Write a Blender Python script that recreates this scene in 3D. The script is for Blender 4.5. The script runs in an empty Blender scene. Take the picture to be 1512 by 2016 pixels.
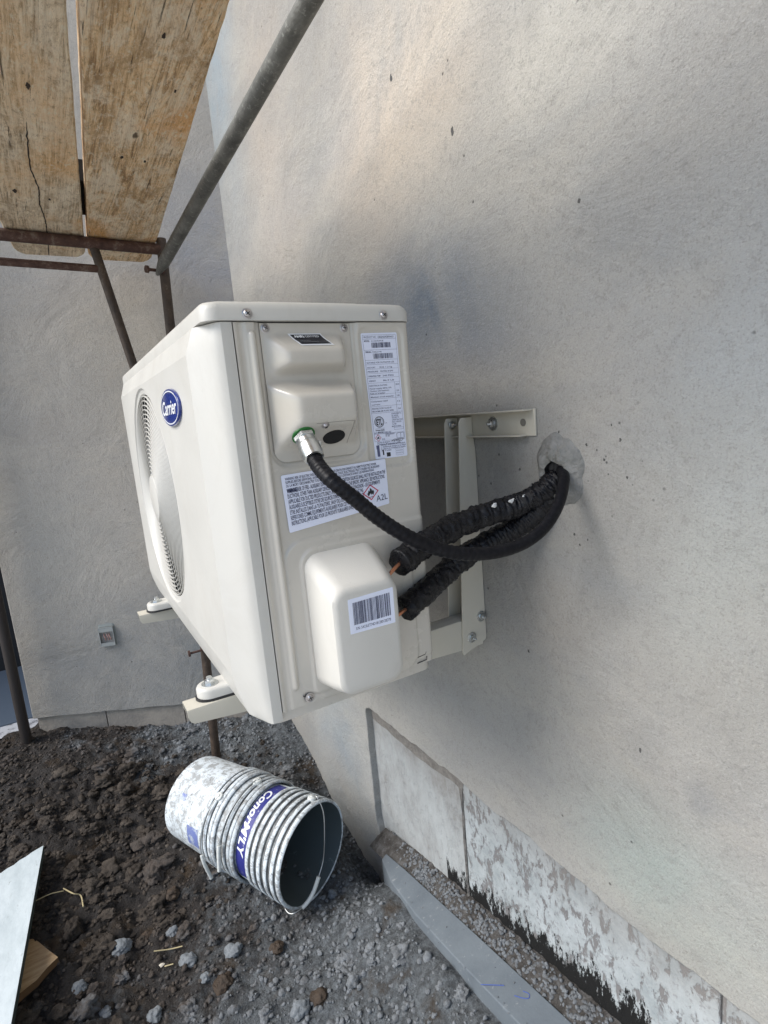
import bpy, math, random
from mathutils import Vector, Matrix, noise
import numpy as np
rnd = random.Random(7)
scn = bpy.context.scene
R_ = math.radians

# ------------------------------------------------------------------ camera
cd = bpy.data.cameras.new('camera'); cam = bpy.data.objects.new('camera', cd)
scn.collection.objects.link(cam)
rt = (0.85694148, -0.50785514, -0.08794571)
dn = (-0.16354594, -0.10611507, -0.98081207)
fw = (0.48877809, 0.85488172, -0.17399205)
m = Matrix(((rt[0], -dn[0], -fw[0], -0.45168), (rt[1], -dn[1], -fw[1], -0.67336),
            (rt[2], -dn[2], -fw[2], 0.37915), (0, 0, 0, 1)))
cam.matrix_world = m
cd.sensor_fit = 'HORIZONTAL'; cd.sensor_width = 36; cd.lens = 36 * 1100 / 1512
cd.clip_start = 0.01; cd.clip_end = 500
scn.camera = cam

# ------------------------------------------------------------------ world, sun, exposure
SUN_EL, SUN_AZ = 44, 279          # azimuth measured clockwise from +Y
w = bpy.data.worlds.new('World'); scn.world = w; w.use_nodes = True
nt = w.node_tree; bg = nt.nodes['Background']
sky = nt.nodes.new('ShaderNodeTexSky'); sky.sky_type = 'NISHITA'; sky.sun_disc = False
sky.sun_elevation = R_(SUN_EL); sky.sun_rotation = R_(SUN_AZ)
sky.air_density = 1.0; sky.dust_density = 1.2; sky.ozone_density = 1.0
nt.links.new(sky.outputs[0], bg.inputs[0]); bg.inputs[1].default_value = 0.15
sd = bpy.data.lights.new('sun', 'SUN'); sd.energy = 3.0; sd.angle = R_(40); sd.color = (1, .968, .915)
so = bpy.data.objects.new('sun', sd); scn.collection.objects.link(so)
sv = Vector((math.sin(R_(SUN_AZ)) * math.cos(R_(SUN_EL)), math.cos(R_(SUN_AZ)) * math.cos(R_(SUN_EL)), math.sin(R_(SUN_EL))))
so.rotation_euler = sv.to_track_quat('Z', 'Y').to_euler()
scn.view_settings.view_transform = 'Standard'; scn.view_settings.look = 'None'
scn.view_settings.exposure = 0.47; scn.view_settings.gamma = 1
scn.render.engine = 'CYCLES'

# ------------------------------------------------------------------ object helpers
def link(o):
    scn.collection.objects.link(o); return o
def tag(o, label=None, cat=None, group=None, kind=None):
    if label: o['label'] = label
    if cat: o['category'] = cat
    if group: o['group'] = group
    if kind: o['kind'] = kind
    return o
def thing(name, loc, label, cat, group=None):
    o = bpy.data.objects.new(name, None); o.empty_display_size = .05
    link(o); o.location = loc
    return tag(o, label, cat, group)
def wl(o):
    v = Vector(o.location)
    while o.parent: o = o.parent; v += o.location
    return v
class MB:
    """collects geometry given in WORLD coordinates"""
    def __init__(s): s.v = []; s.f = []; s.mi = []
    def add(s, vs, fs, mi=0):
        b = len(s.v); s.v += [tuple(p) for p in vs]
        s.f += [tuple(i + b for i in q) for q in fs]; s.mi += [mi] * len(fs)
    def build(s, name, mats, parent=None, smooth=None, bevel=0, seg=2):
        if not isinstance(mats, (list, tuple)): mats = [mats]
        if parent is not None:
            off = wl(parent)
        elif s.v:
            a = np.array(s.v); mn = a.min(0); mx = a.max(0)
            off = Vector(((mn[0] + mx[0]) / 2, (mn[1] + mx[1]) / 2, mn[2]))
        me = bpy.data.meshes.new(name)
        me.from_pydata([(p[0] - off[0], p[1] - off[1], p[2] - off[2]) for p in s.v], [], s.f)
        for mm in mats: me.materials.append(mm)
        if len(mats) > 1: me.polygons.foreach_set('material_index', s.mi)
        me.update(); me.validate()
        o = bpy.data.objects.new(name, me); link(o)
        if parent is not None: o.parent = parent
        else: o.location = off
        if smooth is not None:
            me.polygons.foreach_set('use_smooth', [True] * len(me.polygons))
            if smooth < 180:
                import bmesh
                bm = bmesh.new(); bm.from_mesh(me); c = R_(smooth)
                for e in bm.edges:
                    if len(e.link_faces) == 2 and e.calc_face_angle(0) > c: e.smooth = False
                bm.to_mesh(me); bm.free()
        if bevel:
            b = o.modifiers.new('bevel', 'BEVEL'); b.width = bevel; b.segments = seg
            b.limit_method = 'ANGLE'; b.angle_limit = R_(40)
            me.polygons.foreach_set('use_smooth', [True] * len(me.polygons))
            b.harden_normals = True
        return o
    def box(s, x0, x1, y0, y1, z0, z1, mi=0):
        s.hexa([(x0, y0, z0), (x1, y0, z0), (x1, y1, z0), (x0, y1, z0), (x0, y0, z1), (x1, y0, z1), (x1, y1, z1), (x0, y1, z1)], mi); return s
    def hexa(s, p, mi=0):
        s.add(p, [(0, 3, 2, 1), (4, 5, 6, 7), (0, 1, 5, 4), (1, 2, 6, 5), (2, 3, 7, 6), (3, 0, 4, 7)], mi); return s
    def loft(s, loops, cap0=True, cap1=True, mi=0, closed=True):
        n = len(loops[0]); vs = [p for l in loops for p in l]; fs = []
        for i in range(len(loops) - 1):
            for j in range(n if closed else n - 1):
                k = (j + 1) % n
                fs.append((i * n + j, i * n + k, (i + 1) * n + k, (i + 1) * n + j))
        if cap0: fs.append(tuple(range(n))[::-1])
        if cap1: fs.append(tuple(range((len(loops) - 1) * n, len(loops) * n)))
        s.add(vs, fs, mi); return s
    def tube(s, pts, r, seg=16, mi=0, cap=True, rfun=None):
        pts = [Vector(p) for p in pts]; n = len(pts)
        t = (pts[1] - pts[0]).normalized()
        up = Vector((0, 0, 1)) if abs(t.z) < .9 else Vector((1, 0, 0))
        a = t.cross(up).normalized(); loops = []
        for i, p in enumerate(pts):
            t2 = (pts[min(i + 1, n - 1)] - pts[max(i - 1, 0)]).normalized()
            a = (a - t2 * a.dot(t2)).normalized(); b = t2.cross(a)
            lp = []
            for j in range(seg):
                th = 2 * math.pi * j / seg
                rr = (r[i] if isinstance(r, (list, tuple)) else r)
                if rfun: rr = rfun(i, th, rr)
                lp.append(p + a * math.cos(th) * rr + b * math.sin(th) * rr)
            loops.append(lp)
        s.loft(loops, cap, cap, mi); return s
    def lathe(s, o, ax, prof, seg=32, mi=0, cap0=True, cap1=True, sides=None):
        """prof: list of (distance along axis, radius)"""
        ax = Vector(ax).normalized(); up = Vector((0, 0, 1)) if abs(ax.z) < .9 else Vector((1, 0, 0))
        a = ax.cross(up).normalized(); b = ax.cross(a); o = Vector(o)
        seg = sides or seg
        s.loft([[o + ax * d + a * (r * math.cos(2 * math.pi * j / seg)) + b * (r * math.sin(2 * math.pi * j / seg)) for j in range(seg)] for d, r in prof], cap0, cap1, mi)
        return s
def catmull(pts, n=8):
    P = [Vector(p) for p in pts]; P = [P[0] * 2 - P[1]] + P + [P[-1] * 2 - P[-2]]; out = []
    for i in range(1, len(P) - 2):
        for k in range(n):
            t = k / n
            out.append(.5 * ((2 * P[i]) + (P[i + 1] - P[i - 1]) * t + (2 * P[i - 1] - 5 * P[i] + 4 * P[i + 1] - P[i + 2]) * t * t + (3 * P[i] - P[i - 1] - 3 * P[i + 1] + P[i + 2]) * t ** 3))
    out.append(P[-2]); return out
def rrect(x0, x1, z0, z1, r, n=6):
    out = []
    for cx, cz, a0 in ((x1 - r, z1 - r, 0), (x0 + r, z1 - r, 90), (x0 + r, z0 + r, 180), (x1 - r, z0 + r, 270)):
        for k in range(n + 1):
            a = R_(a0 + 90 * k / n); out.append((cx + r * math.cos(a), cz + r * math.sin(a)))
    return out
def sm(a, b, x):
    t = min(1, max(0, (x - a) / (b - a))); return t * t * (3 - 2 * t)

# ------------------------------------------------------------------ materials
def mat(name, col, rough=.6, metal=0, spec=.5, coat=0):
    mt = bpy.data.materials.new(name); mt.use_nodes = True
    p = mt.node_tree.nodes['Principled BSDF']
    p.inputs['Base Color'].default_value = (*col, 1); p.inputs['Roughness'].default_value = rough
    p.inputs['Metallic'].default_value = metal; p.inputs['Specular IOR Level'].default_value = spec
    p.inputs['Coat Weight'].default_value = coat; p.inputs['Coat Roughness'].default_value = .12
    return mt
class NT:
    def __init__(s, mt):
        s.t = mt.node_tree; s.p = s.t.nodes['Principled BSDF']
        s.tc = s.t.nodes.new('ShaderNodeTexCoord'); s.co = s.tc.outputs['Object']
    def n(s, ty, **kw):
        x = s.t.nodes.new(ty)
        for k, v in kw.items(): setattr(x, k, v)
        return x
    def l(s, a, b): s.t.links.new(a, b)
    def map(s, scale=(1, 1, 1), loc=(0, 0, 0), rot=(0, 0, 0), src=None):
        x = s.n('ShaderNodeMapping'); x.inputs['Scale'].default_value = scale
        x.inputs['Location'].default_value = loc; x.inputs['Rotation'].default_value = rot
        s.l(src or s.co, x.inputs['Vector']); return x.outputs[0]
    def noise(s, scale, detail=4, rough=.6, vec=None, dist=0):
        x = s.n('ShaderNodeTexNoise'); x.inputs['Scale'].default_value = scale
        x.inputs['Detail'].default_value = detail; x.inputs['Roughness'].default_value = rough
        x.inputs['Distortion'].default_value = dist
        s.l(vec or s.co, x.inputs['Vector']); return x.outputs['Fac']
    def vor(s, scale, vec=None, feature='F1', out='Distance'):
        x = s.n('ShaderNodeTexVoronoi', feature=feature); x.inputs['Scale'].default_value = scale
        s.l(vec or s.co, x.inputs['Vector']); return x.outputs[out]
    def ramp(s, fac, stops):
        x = s.n('ShaderNodeValToRGB'); e = x.color_ramp.elements
        while len(e) < len(stops): e.new(.5)
        for i, (p, c) in enumerate(stops):
            e[i].position = p; e[i].color = (*c, 1) if not isinstance(c, (int, float)) else (c, c, c, 1)
        s.l(fac, x.inputs[0]); return x.outputs[0]
    def mix(s, fac, a, b, mode='MIX'):
        x = s.n('ShaderNodeMix', data_type='RGBA', blend_type=mode)
        for i, v in ((0, fac), (6, a), (7, b)):
            if isinstance(v, (int, float)): x.inputs[i].default_value = v
            elif isinstance(v, tuple): x.inputs[i].default_value = (*v, 1)
            else: s.l(v, x.inputs[i])
        return x.outputs[2]
    def math(s, op, a, b=None, c=None):
        x = s.n('ShaderNodeMath', operation=op)
        for i, v in enumerate((a, b, c)):
            if v is None: continue
            if isinstance(v, (int, float)): x.inputs[i].default_value = v
            else: s.l(v, x.inputs[i])
        return x.outputs[0]
    def sep(s, vec=None):
        x = s.n('ShaderNodeSeparateXYZ'); s.l(vec or s.co, x.inputs[0]); return x.outputs
    def blob(s, c, r, soft=1.0):
        """1 at c falling to 0 at distance r (object coords)"""
        v = s.n('ShaderNodeVectorMath', operation='SUBTRACT'); s.l(s.co, v.inputs[0]); v.inputs[1].default_value = c
        d = s.n('ShaderNodeVectorMath', operation='DIVIDE'); s.l(v.outputs[0], d.inputs[0]); d.inputs[1].default_value = r
        ln = s.n('ShaderNodeVectorMath', operation='LENGTH'); s.l(d.outputs[0], ln.inputs[0])
        mr = s.n('ShaderNodeMapRange', interpolation_type='SMOOTHSTEP'); s.l(ln.outputs['Value'], mr.inputs[0])
        mr.inputs[1].default_value = 1; mr.inputs[2].default_value = 1 - soft; mr.inputs[3].default_value = 0; mr.inputs[4].default_value = 1
        return mr.outputs[0]
    def col(s, c): s.l(c, s.p.inputs['Base Color'])
    def rough(s, c): s.l(c, s.p.inputs['Roughness'])
    def bump(s, h, strength=.3, dist=.002, prev=None):
        b = s.n('ShaderNodeBump'); b.inputs['Strength'].default_value = strength; b.inputs['Distance'].default_value = dist
        s.l(h, b.inputs['Height'])
        if prev: s.l(prev, b.inputs['Normal'])
        s.l(b.outputs[0], s.p.inputs['Normal']); return b.outputs[0]

def paint_mat(name, col, rough=.33, peel=.04, coat=.25):
    mt = mat(name, col, rough, coat=coat); n = NT(mt)
    f = n.noise(9, 5, .6); n.col(n.mix(f, tuple(c * .95 for c in col), tuple(min(1, c * 1.04) for c in col)))
    c = n.mix(f, tuple(c * .95 for c in col), tuple(min(1, c * 1.04) for c in col))
    du = n.noise(6.5, 8, .78, n.map((1, 1, .6), (2, 5, 1)), .6); c = n.mix(n.ramp(du, [(.50, 0.), (.72, .30)]), c, (.40, .37, .32))
    sc = n.noise(60, 6, .85, n.map((1, 1, .35), (7, 1, 3))); c = n.mix(n.ramp(sc, [(.64, 0.), (.69, .35)]), c, (.34, .32, .29)); n.col(c)
    g = n.noise(700, 2, .5)
    if peel: n.bump(g, peel, .0006)
    d = n.noise(5, 6, .7); n.rough(n.ramp(d, [(.3, rough * .8), (.7, rough * 1.35)])); return mt
CREAM = paint_mat('cream_paint', (.53, .50, .445), .24, .03, .6)
CREAMF = paint_mat('cream_front_paint', (.54, .53, .495), .38, .0, .0)
PLAST = paint_mat('cream_plastic', (.57, .555, .515), .5, .35, 0)
BRKT = paint_mat('bracket_paint', (.55, .52, .44), .5, .15, 0)
LABEL = mat('label_paper', (.72, .76, .90), .4)
INK = mat('label_ink', (.02, .025, .07), .6)
INKG = mat('label_ink_grey', (.09, .10, .19), .6)
BLACK = mat('black_ink', (.012, .013, .02), .5)
RED = mat('label_red', (.5, .04, .09), .5)
BLUE = mat('badge_blue', (.018, .035, .19), .25, coat=.5)
WHITE = mat('badge_white', (.75, .77, .8), .35)
ZINC = mat('zinc_steel', (.62, .64, .64), .28, 1)
n = NT(ZINC); n.rough(n.ramp(n.noise(60, 4), [(.3, .2), (.7, .42)])); n.bump(n.noise(90, 3), .15, .001)
SCREW = mat('screw_steel', (.5, .48, .48), .3, 1)
DARK = mat('cavity_dark', (.012, .012, .013), .7)
RUBBER = mat('black_rubber', (.015, .015, .017), .5)
GREEN = mat('green_gasket', (.02, .16, .03), .4)
COPPER = mat('copper_tube', (.52, .23, .13), .35, 1)
# conduit and wrap
CONDUIT = mat('conduit_jacket', (.010, .010, .012), .42, spec=.18)
n = NT(CONDUIT); f = n.noise(160, 4, .7); n.col(n.mix(n.ramp(f, [(.45, 0.), (.8, .5)]), (.004, .004, .006), (.03, .03, .034)))
n.bump(n.noise(420, 3), .2, .001)
WRAP = mat('black_pipe_wrap', (.004, .004, .006), .3, spec=.35)
n = NT(WRAP); f = n.noise(60, 5, .7); n.bump(f, .8, .004); n.rough(n.ramp(n.noise(90, 3), [(.35, .14), (.65, .55)]))
sp = n.ramp(n.noise(38, 5, .7), [(.735, 0.), (.745, 1.)])
n.col(n.mix(sp, (.005, .005, .007), (.35, .35, .34)))
# plaster
def plaster(name, blobs, base=(.380, .368, .342), seed=0):
    mt = mat(name, base, .88, spec=.25); n = NT(mt); mp = n.map(loc=(seed, seed * 2, 0))
    f1 = n.noise(1.6, 7, .62, mp, .8); c = n.ramp(f1, [(.3, tuple(b * .80 for b in base)), (.5, base), (.72, tuple(b * 1.16 for b in base))])
    f2 = n.noise(5.5, 6, .65, n.map((1, .55, 1.3), (3 + seed, 0, 1), (.5, 0, 0)), .5)
    c = n.mix(n.ramp(f2, [(.42, 0.), (.68, .36)]), c, (base[0] * .74, base[1] * .80, base[2] * .88))
    f3 = n.noise(3.3, 6, .7, n.map((1, .7, 1.6), (9 + seed, 4, 1), (-.7, 0, 0)), .4)
    c = n.mix(n.ramp(f3, [(.50, 0.), (.70, .42)]), c, (base[0] * 1.26, base[1] * 1.21, base[2] * 1.12))
    for ctr, rad, colr, amt in blobs:
        bl = n.blob(ctr, rad, .95); wob = n.ramp(n.noise(4, 6, .7, None, .6), [(.3, .25), (.65, 1.)])
        c = n.mix(n.math('MULTIPLY', n.math('MULTIPLY', bl, wob), amt), c, colr)
    # fine speckle and pits
    g = n.noise(300, 4, .7); c = n.mix(n.ramp(g, [(.34, .40), (.48, 0.)]), c, tuple(b * .55 for b in base))
    g2 = n.noise(240, 2, .6); c = n.mix(n.ramp(g2, [(.55, 0.), (.72, .18)]), c, (.6, .58, .56))
    gm = n.noise(75, 5, .75); c = n.mix(n.ramp(gm, [(.38, .28), (.48, 0.)]), c, tuple(b * .62 for b in base))
    pit = n.vor(26); pm = n.ramp(pit, [(.03, 1.), (.075, 0.)]); sel = n.ramp(n.noise(5, 2, .5, n.map(loc=(5, 5, 5))), [(.54, 0.), (.60, 1.)])
    pm = n.math('MULTIPLY', pm, sel); c = n.mix(n.math('MULTIPLY', pm, .75), c, (.07, .07, .07))
    if seed == 0:        # cluster of small pits and spatters round the pipe hole
        pv = n.vor(75); pq = n.ramp(pv, [(.10, 1.), (.17, 0.)]); sl = n.ramp(n.noise(31, 2, .5, n.map(loc=(2, 2, 2))), [(.50, 0.), (.56, 1.)])
        pq = n.math('MULTIPLY', n.math('MULTIPLY', pq, sl), n.blob(tuple(Vector((WX, -.13, .28)) - Vector((WX + .25, -.55, -1.25))), (.5, .15, .13), .6)); c = n.mix(n.math('MULTIPLY', pq, .85), c, (.07, .07, .07))
    n.col(c)
    h = n.math('ADD', n.math('MULTIPLY', n.noise(210, 5, .75), .9), n.math('MULTIPLY', n.noise(50, 6, .8, mp), .9))
    h = n.math('SUBTRACT', h, n.math('MULTIPLY', pm, .8)); b1 = n.bump(h, .62, .006)
    n.bump(n.noise(4.5, 5, .6, mp, 1.0), .5, .02, b1)
    return mt

# ------------------------------------------------------------------ setting: ground
def nz(x, y, z=0): return noise.noise(Vector((x, y, z)))
def soil_h(x, y):
    left = sm(-.1, -.7, x)
    z = -.955 + .055 * sm(.62, 1.1, y)
    z += (.075 + .075 * left) * sm(1.1, 1.6, y)
    z -= .13 * sm(.07, .2, x) * sm(.55, .72, y) * (1 - sm(.95, 1.3, y))      # scooped trench beside the wall
    z += (.085 + .22 * max(0, .38 - y) * .55) * sm(-.12, .11, x) * (1 - sm(.42, .62, y))
    z += .035 * sm(.175, .2, x) * (1 - sm(.45, .65, y))
    z += .05 * sm(-.35, -.75, x) * (1 - sm(1.2, 1.4, y))
    z -= .35 * sm(1.90, 1.96, y)
    return z
def greyness(x, y):
    return 1.5 * x - y + 1.46 + 1.4 * sm(1.3, 1.6, y) + .5 * nz(x * 4, y * 4, 40)
def soil_z(x, y):
    k = 1 - .75 * sm(.09, .13, x) * (1 - sm(.45, .62, y))
    v = noise.voronoi(Vector((x * 22 + nz(x * 30, y * 30), y * 22, .3)))[0]; v2 = noise.voronoi(Vector((x * 48, y * 48, 2)))[0]
    br = sm(.25, -.35, greyness(x, y))
    k2 = k * (.35 + .75 * br)
    return soil_h(x, y) + .006 + k2 * (.030 * (.45 - v[0]) + .013 * (.45 - v2[0])) + k * (.016 * nz(x * 5, y * 5) + .013 * nz(x * 14, y * 14, 3) + .008 * nz(x * 33, y * 33, 5) + .006 * abs(nz(x * 70, y * 70, 8)) + .003 * nz(x * 150, y * 150, 9))
SOIL = mat('soil', (.09, .08, .075), .95, spec=.2); n = NT(SOIL)
def soil_cols(n, c_grey=(.20, .22, .235), dark=(.068, .062, .058)):
    gp = n.n('ShaderNodeNewGeometry'); P = gp.outputs['Position']
    s3 = n.sep(P)
    a = n.math('ADD', n.math('MULTIPLY', s3[0], 1.5), n.math('MULTIPLY', s3[1], -1.0))     # grey dust near the wall and the camera
    far_ = n.n('ShaderNodeMapRange', interpolation_type='SMOOTHSTEP'); n.l(s3[1], far_.inputs[0]); far_.inputs[1].default_value = 1.15; far_.inputs[2].default_value = 1.6; far_.inputs[3].default_value = 0; far_.inputs[4].default_value = 1.2
    f = n.math('ADD', n.math('ADD', n.math('ADD', a, far_.outputs[0]), 1.50), n.math('MULTIPLY', n.math('SUBTRACT', n.noise(6, 6, .75, P, .3), .5), 3.4))
    return n.mix(n.ramp(f, [(.18, 0.), (.75, 1.)]), dark, c_grey), P
c, P = soil_cols(n)
f = n.noise(60, 5, .75, P); c = n.mix(n.ramp(f, [(.4, .6), (.62, 0.)]), c, (.03, .026, .024))
c = n.mix(n.ramp(n.noise(9, 4, .6, n.map(loc=(4, 4, 4), src=P)), [(.56, 0.), (.68, .7)]), c, (.075, .05, .028))
n.col(c); n.bump(n.math('ADD', n.noise(190, 5, .75, P), n.noise(50, 5, .7, P)), 1.0, .012)
def frange(a, b, s):
    k = int(round((b - a) / s)); return [a + (b - a) * i / k for i in range(k + 1)]
xs = frange(-1.25, .26, .0078); ys = frange(-.4, 2.3, .0095)
mb = MB(); V = [(x, y, soil_z(x, y)) for y in ys for x in xs]; nx = len(xs)
mb.add(V, [(j * nx + i, j * nx + i + 1, (j + 1) * nx + i + 1, (j + 1) * nx + i) for j in range(len(ys) - 1) for i in range(nx - 1)])
tag(mb.build('soil', SOIL, smooth=180), 'loose dark brown and grey soil under the air conditioner', kind='structure')
GRD = mat('ground_far', (.3, .29, .27), .9); n = NT(GRD)
n.col(n.ramp(n.noise(1.5, 8, .7), [(.3, (.46, .45, .43)), (.7, (.62, .60, .56))])); n.bump(n.noise(40, 5, .7), .6, .01)  # off-frame ground, paled to bounce light up under the planks
mb = MB(); g = [(-200, -200), (200, -200), (200, 200), (-200, 200)]; h = [(-1.24, -.39), (.6, -.39), (.6, 2.29), (-1.24, 2.29)]
mb.add([(x, y, -.99 if i < 4 else -1.0) for i, (x, y) in enumerate(g + h)], [(0, 1, 5, 4), (1, 2, 6, 5), (2, 3, 7, 6), (3, 0, 4, 7)])
tag(mb.build('ground', GRD), 'bare ground around the building, made pale to bounce light', kind='structure')

# clods and gravel (uncountable)
def ico():
    import bmesh
    bm = bmesh.new(); bmesh.ops.create_icosphere(bm, subdivisions=2, radius=1)
    v = [p.co.copy() for p in bm.verts]; f = [tuple(q.index for q in p.verts) for p in bm.faces]; bm.free(); return v, f
IV, IF = ico()
def rock_variant(sd, amp=.35):
    out = []
    for p in IV:
        k = 1 + amp * noise.noise(p * 1.1 + Vector((sd * 7.1, 0, 0))) + amp * .55 * noise.noise(p * 2.6 + Vector((0, sd * 3.3, 0)))
        out.append(p * k)
    return out
VAR = [rock_variant(i) for i in range(10)]
def put_rock(mb, x, y, s, sink=.35, mi=0, z=None):
    v = VAR[rnd.randrange(10)]; a = rnd.random() * 6.28; ca, sa = math.cos(a), math.sin(a)
    sx, sy, sz = s * rnd.uniform(.75, 1.25), s * rnd.uniform(.75, 1.25), s * rnd.uniform(.55, .95)
    zz = (soil_z(x, y) if z is None else z) + sz * (1 - 2 * sink) * .6
    tl = rnd.uniform(-.5, .5)
    mb.add([(x + (p.x * ca - p.y * sa) * sx, y + (p.x * sa + p.y * ca) * sy, zz + (p.z + p.x * tl * .5) * sz) for p in v], IF, mi)
CG = mat('clod_grey', (.16, .165, .17), .95, spec=.15); n = NT(CG); c, P = soil_cols(n, (.22, .235, .25), (.09, .075, .065))
n.col(n.mix(n.ramp(n.noise(45, 4, .7, P), [(.35, .55), (.6, 0.)]), c, (.07, .068, .066))); n.bump(n.noise(260, 4, .7, P), .9, .005)
CB = mat('clod_brown', (.05, .035, .025), .7, spec=.3); n = NT(CB); P = n.n('ShaderNodeNewGeometry').outputs['Position']
n.col(n.ramp(n.noise(30, 5, .7, P), [(.3, (.026, .021, .017)), (.55, (.060, .048, .038)), (.75, (.13, .11, .09))])); n.bump(n.noise(220, 4, .7, P), .9, .005)
def blocked(x, y):
    if x > .235: return True
    if x > .10 and y < .57: return x < .19 or False
    return False
def ico_n(k):
    import bmesh
    bm = bmesh.new(); bmesh.ops.create_icosphere(bm, subdivisions=k, radius=1)
    v = [p.co.copy() for p in bm.verts]; f = [tuple(q.index for q in p.verts) for p in bm.faces]; bm.free(); return v, f
HV, HF = ico_n(4)
def lump(sd, amp=.35):
    out = []
    for p in HV:
        q = p + Vector((sd * 7.1, sd * 3.3, 0)); k = 1 + amp * noise.noise(q * 1.2) + amp * .7 * noise.noise(q * 2.7) + amp * .28 * noise.noise(q * 6) + amp * .12 * noise.noise(q * 13)
        out.append(p * k)
    return out
LUMPS = [lump(i + .5, .55) for i in range(8)]
def put_lump(mb, x, y, s, mi=0):
    v = LUMPS[rnd.randrange(8)]; a = rnd.random() * 6.28; ca, sa = math.cos(a), math.sin(a)
    sx, sy, sz = s * rnd.uniform(.8, 1.3), s * rnd.uniform(.7, 1.1), s * rnd.uniform(.5, .8); zz = soil_z(x, y) - sz * .05
    mb.add([(x + (p.x * ca - p.y * sa) * sx, y + (p.x * sa + p.y * ca) * sy, zz + p.z * sz) for p in v], HF, mi)
mb = MB(); cnt = 0
def vis(x, y):
    if blocked(x, y) or y > 1.60 - .38 * (x - .2) - .10: return False
    d_ = Vector((x, y, -.92)) - cam.location; zc = d_.dot(Vector(fw)); u_ = 756 + 1100 * d_.dot(Vector(rt)) / zc; v_ = 1008 + 1100 * d_.dot(Vector(dn)) / zc
    return -200 < u_ < 1300 and v_ < 2250
while cnt < 11000:
    x = rnd.uniform(-1.1, .23); y = rnd.uniform(-.1, 1.9)
    if not vis(x, y): continue
    g = greyness(x, y) + rnd.uniform(-.45, .45)
    s = .0016 + .0055 * rnd.random() ** 2.2 + (.007 * rnd.random() if rnd.random() < .06 else 0)
    brown = g < .05
    if x > .17 and s > .006: s = .005
    put_rock(mb, x, y, s, mi=1 if brown else 0); cnt += 1
cnt = 0
while cnt < 430:
    x = rnd.uniform(-1.1, .10); y = rnd.uniform(-.1, 1.75)
    if not vis(x, y): continue
    g = greyness(x, y)
    if rnd.random() > .28 + .9 * sm(.35, -.3, g): continue
    s = (.008 + .022 * rnd.random() ** 1.8) * (1 if g < .2 else .8)
    if abs(x + .02) < .25 and .5 < y < 1.15: s *= .55
    put_lump(mb, x, y, s, 1 if g + rnd.uniform(-.5, .4) < .05 else 0); cnt += 1
tag(mb.build('gravel', [CG, CB], smooth=75), 'small clods and gravel scattered over the soil', 'gravel', kind='stuff')

# ------------------------------------------------------------------ setting: walls
BLUEST = (.26, .35, .42); TAN = (.52, .44, .365); GRN = (.27, .30, .29); DKB = (.15, .17, .20); GR = (.38, .39, .40)
# right wall object origin sits at the wall base centre: convert world -> object coords there
WX = .215
def wall_outline():
    pts = [(-3.2, -.462)]
    y = -3.2
    while y < .70:
        pts.append((y, -.458 + .010 * nz(y * 9, 1) + .005 * nz(y * 40, 2) - .006 * sm(.3, .7, y) + .03 * sm(-.2, -.6, y))); y += .012
    # rounded top corner of the strip, then down its edge
    for k in range(5): a = k / 4 * math.pi / 2; pts.append((.692 + .02 * math.sin(a), -.47 - .02 * (1 - math.cos(a))))
    z = -.495
    while z > -1.25: pts.append((.712 + .005 * nz(z * 14, 7) + .004 * nz(z * 45, 7) - .03 * sm(-.83, -.95, z), z)); z -= .014
    pts += [(2.1, -1.25), (2.1, 4.2), (-3.2, 4.2)]
    return pts
ol = wall_outline()
mb = MB(); mb.loft([[(WX + .5, y, z) for y, z in ol], [(WX, y, z) for y, z in ol]])
o_ = Vector((WX + .25, (-3.2 + 2.1) / 2, -1.25))
def rw(y, z): return tuple(Vector((WX, y, z)) - o_)
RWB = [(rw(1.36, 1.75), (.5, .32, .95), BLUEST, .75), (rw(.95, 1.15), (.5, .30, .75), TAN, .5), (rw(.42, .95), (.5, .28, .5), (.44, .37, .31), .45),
       (rw(.27, .59), (.5, .36, .17), (.13, .165, .215), .95), (rw(.10, .50), (.5, .20, .13), (.22, .24, .27), .55), (rw(.25, .98), (.5, .45, .28), (.68, .585, .47), .8), (rw(-.1, .95), (.5, .3, .35), (.62, .60, .54), .8), (rw(-.33, .2), (.5, .22, .35), (.44, .45, .41), .7), (rw(.95, -.75), (.5, .4, .5), (.24, .28, .31), .8), (rw(.45, .30), (.5, .35, .3), (.30, .30, .30), .5), (rw(-.02, .02), (.5, .14, .14), (.42, .375, .32), .5), (rw(-.22, -.33), (.5, .28, .18), (.34, .385, .36), .9), (rw(-.35, .42), (.5, .2, .3), (.40, .43, .44), .6),  # dark blue-grey blobs beside the unit paint its shadow onto the plaster
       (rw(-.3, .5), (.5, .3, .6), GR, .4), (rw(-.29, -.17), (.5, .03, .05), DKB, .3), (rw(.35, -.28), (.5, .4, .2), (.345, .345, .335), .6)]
PL1 = plaster('grey_plaster', RWB, seed=0)
w1 = mb.build('stucco_wall', PL1, bevel=.004)
w1.location = w1.location  # origin already at base centre
tag(w1, 'long grey plastered wall on the right with the pipe hole and hanging bracket', 'wall')

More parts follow.
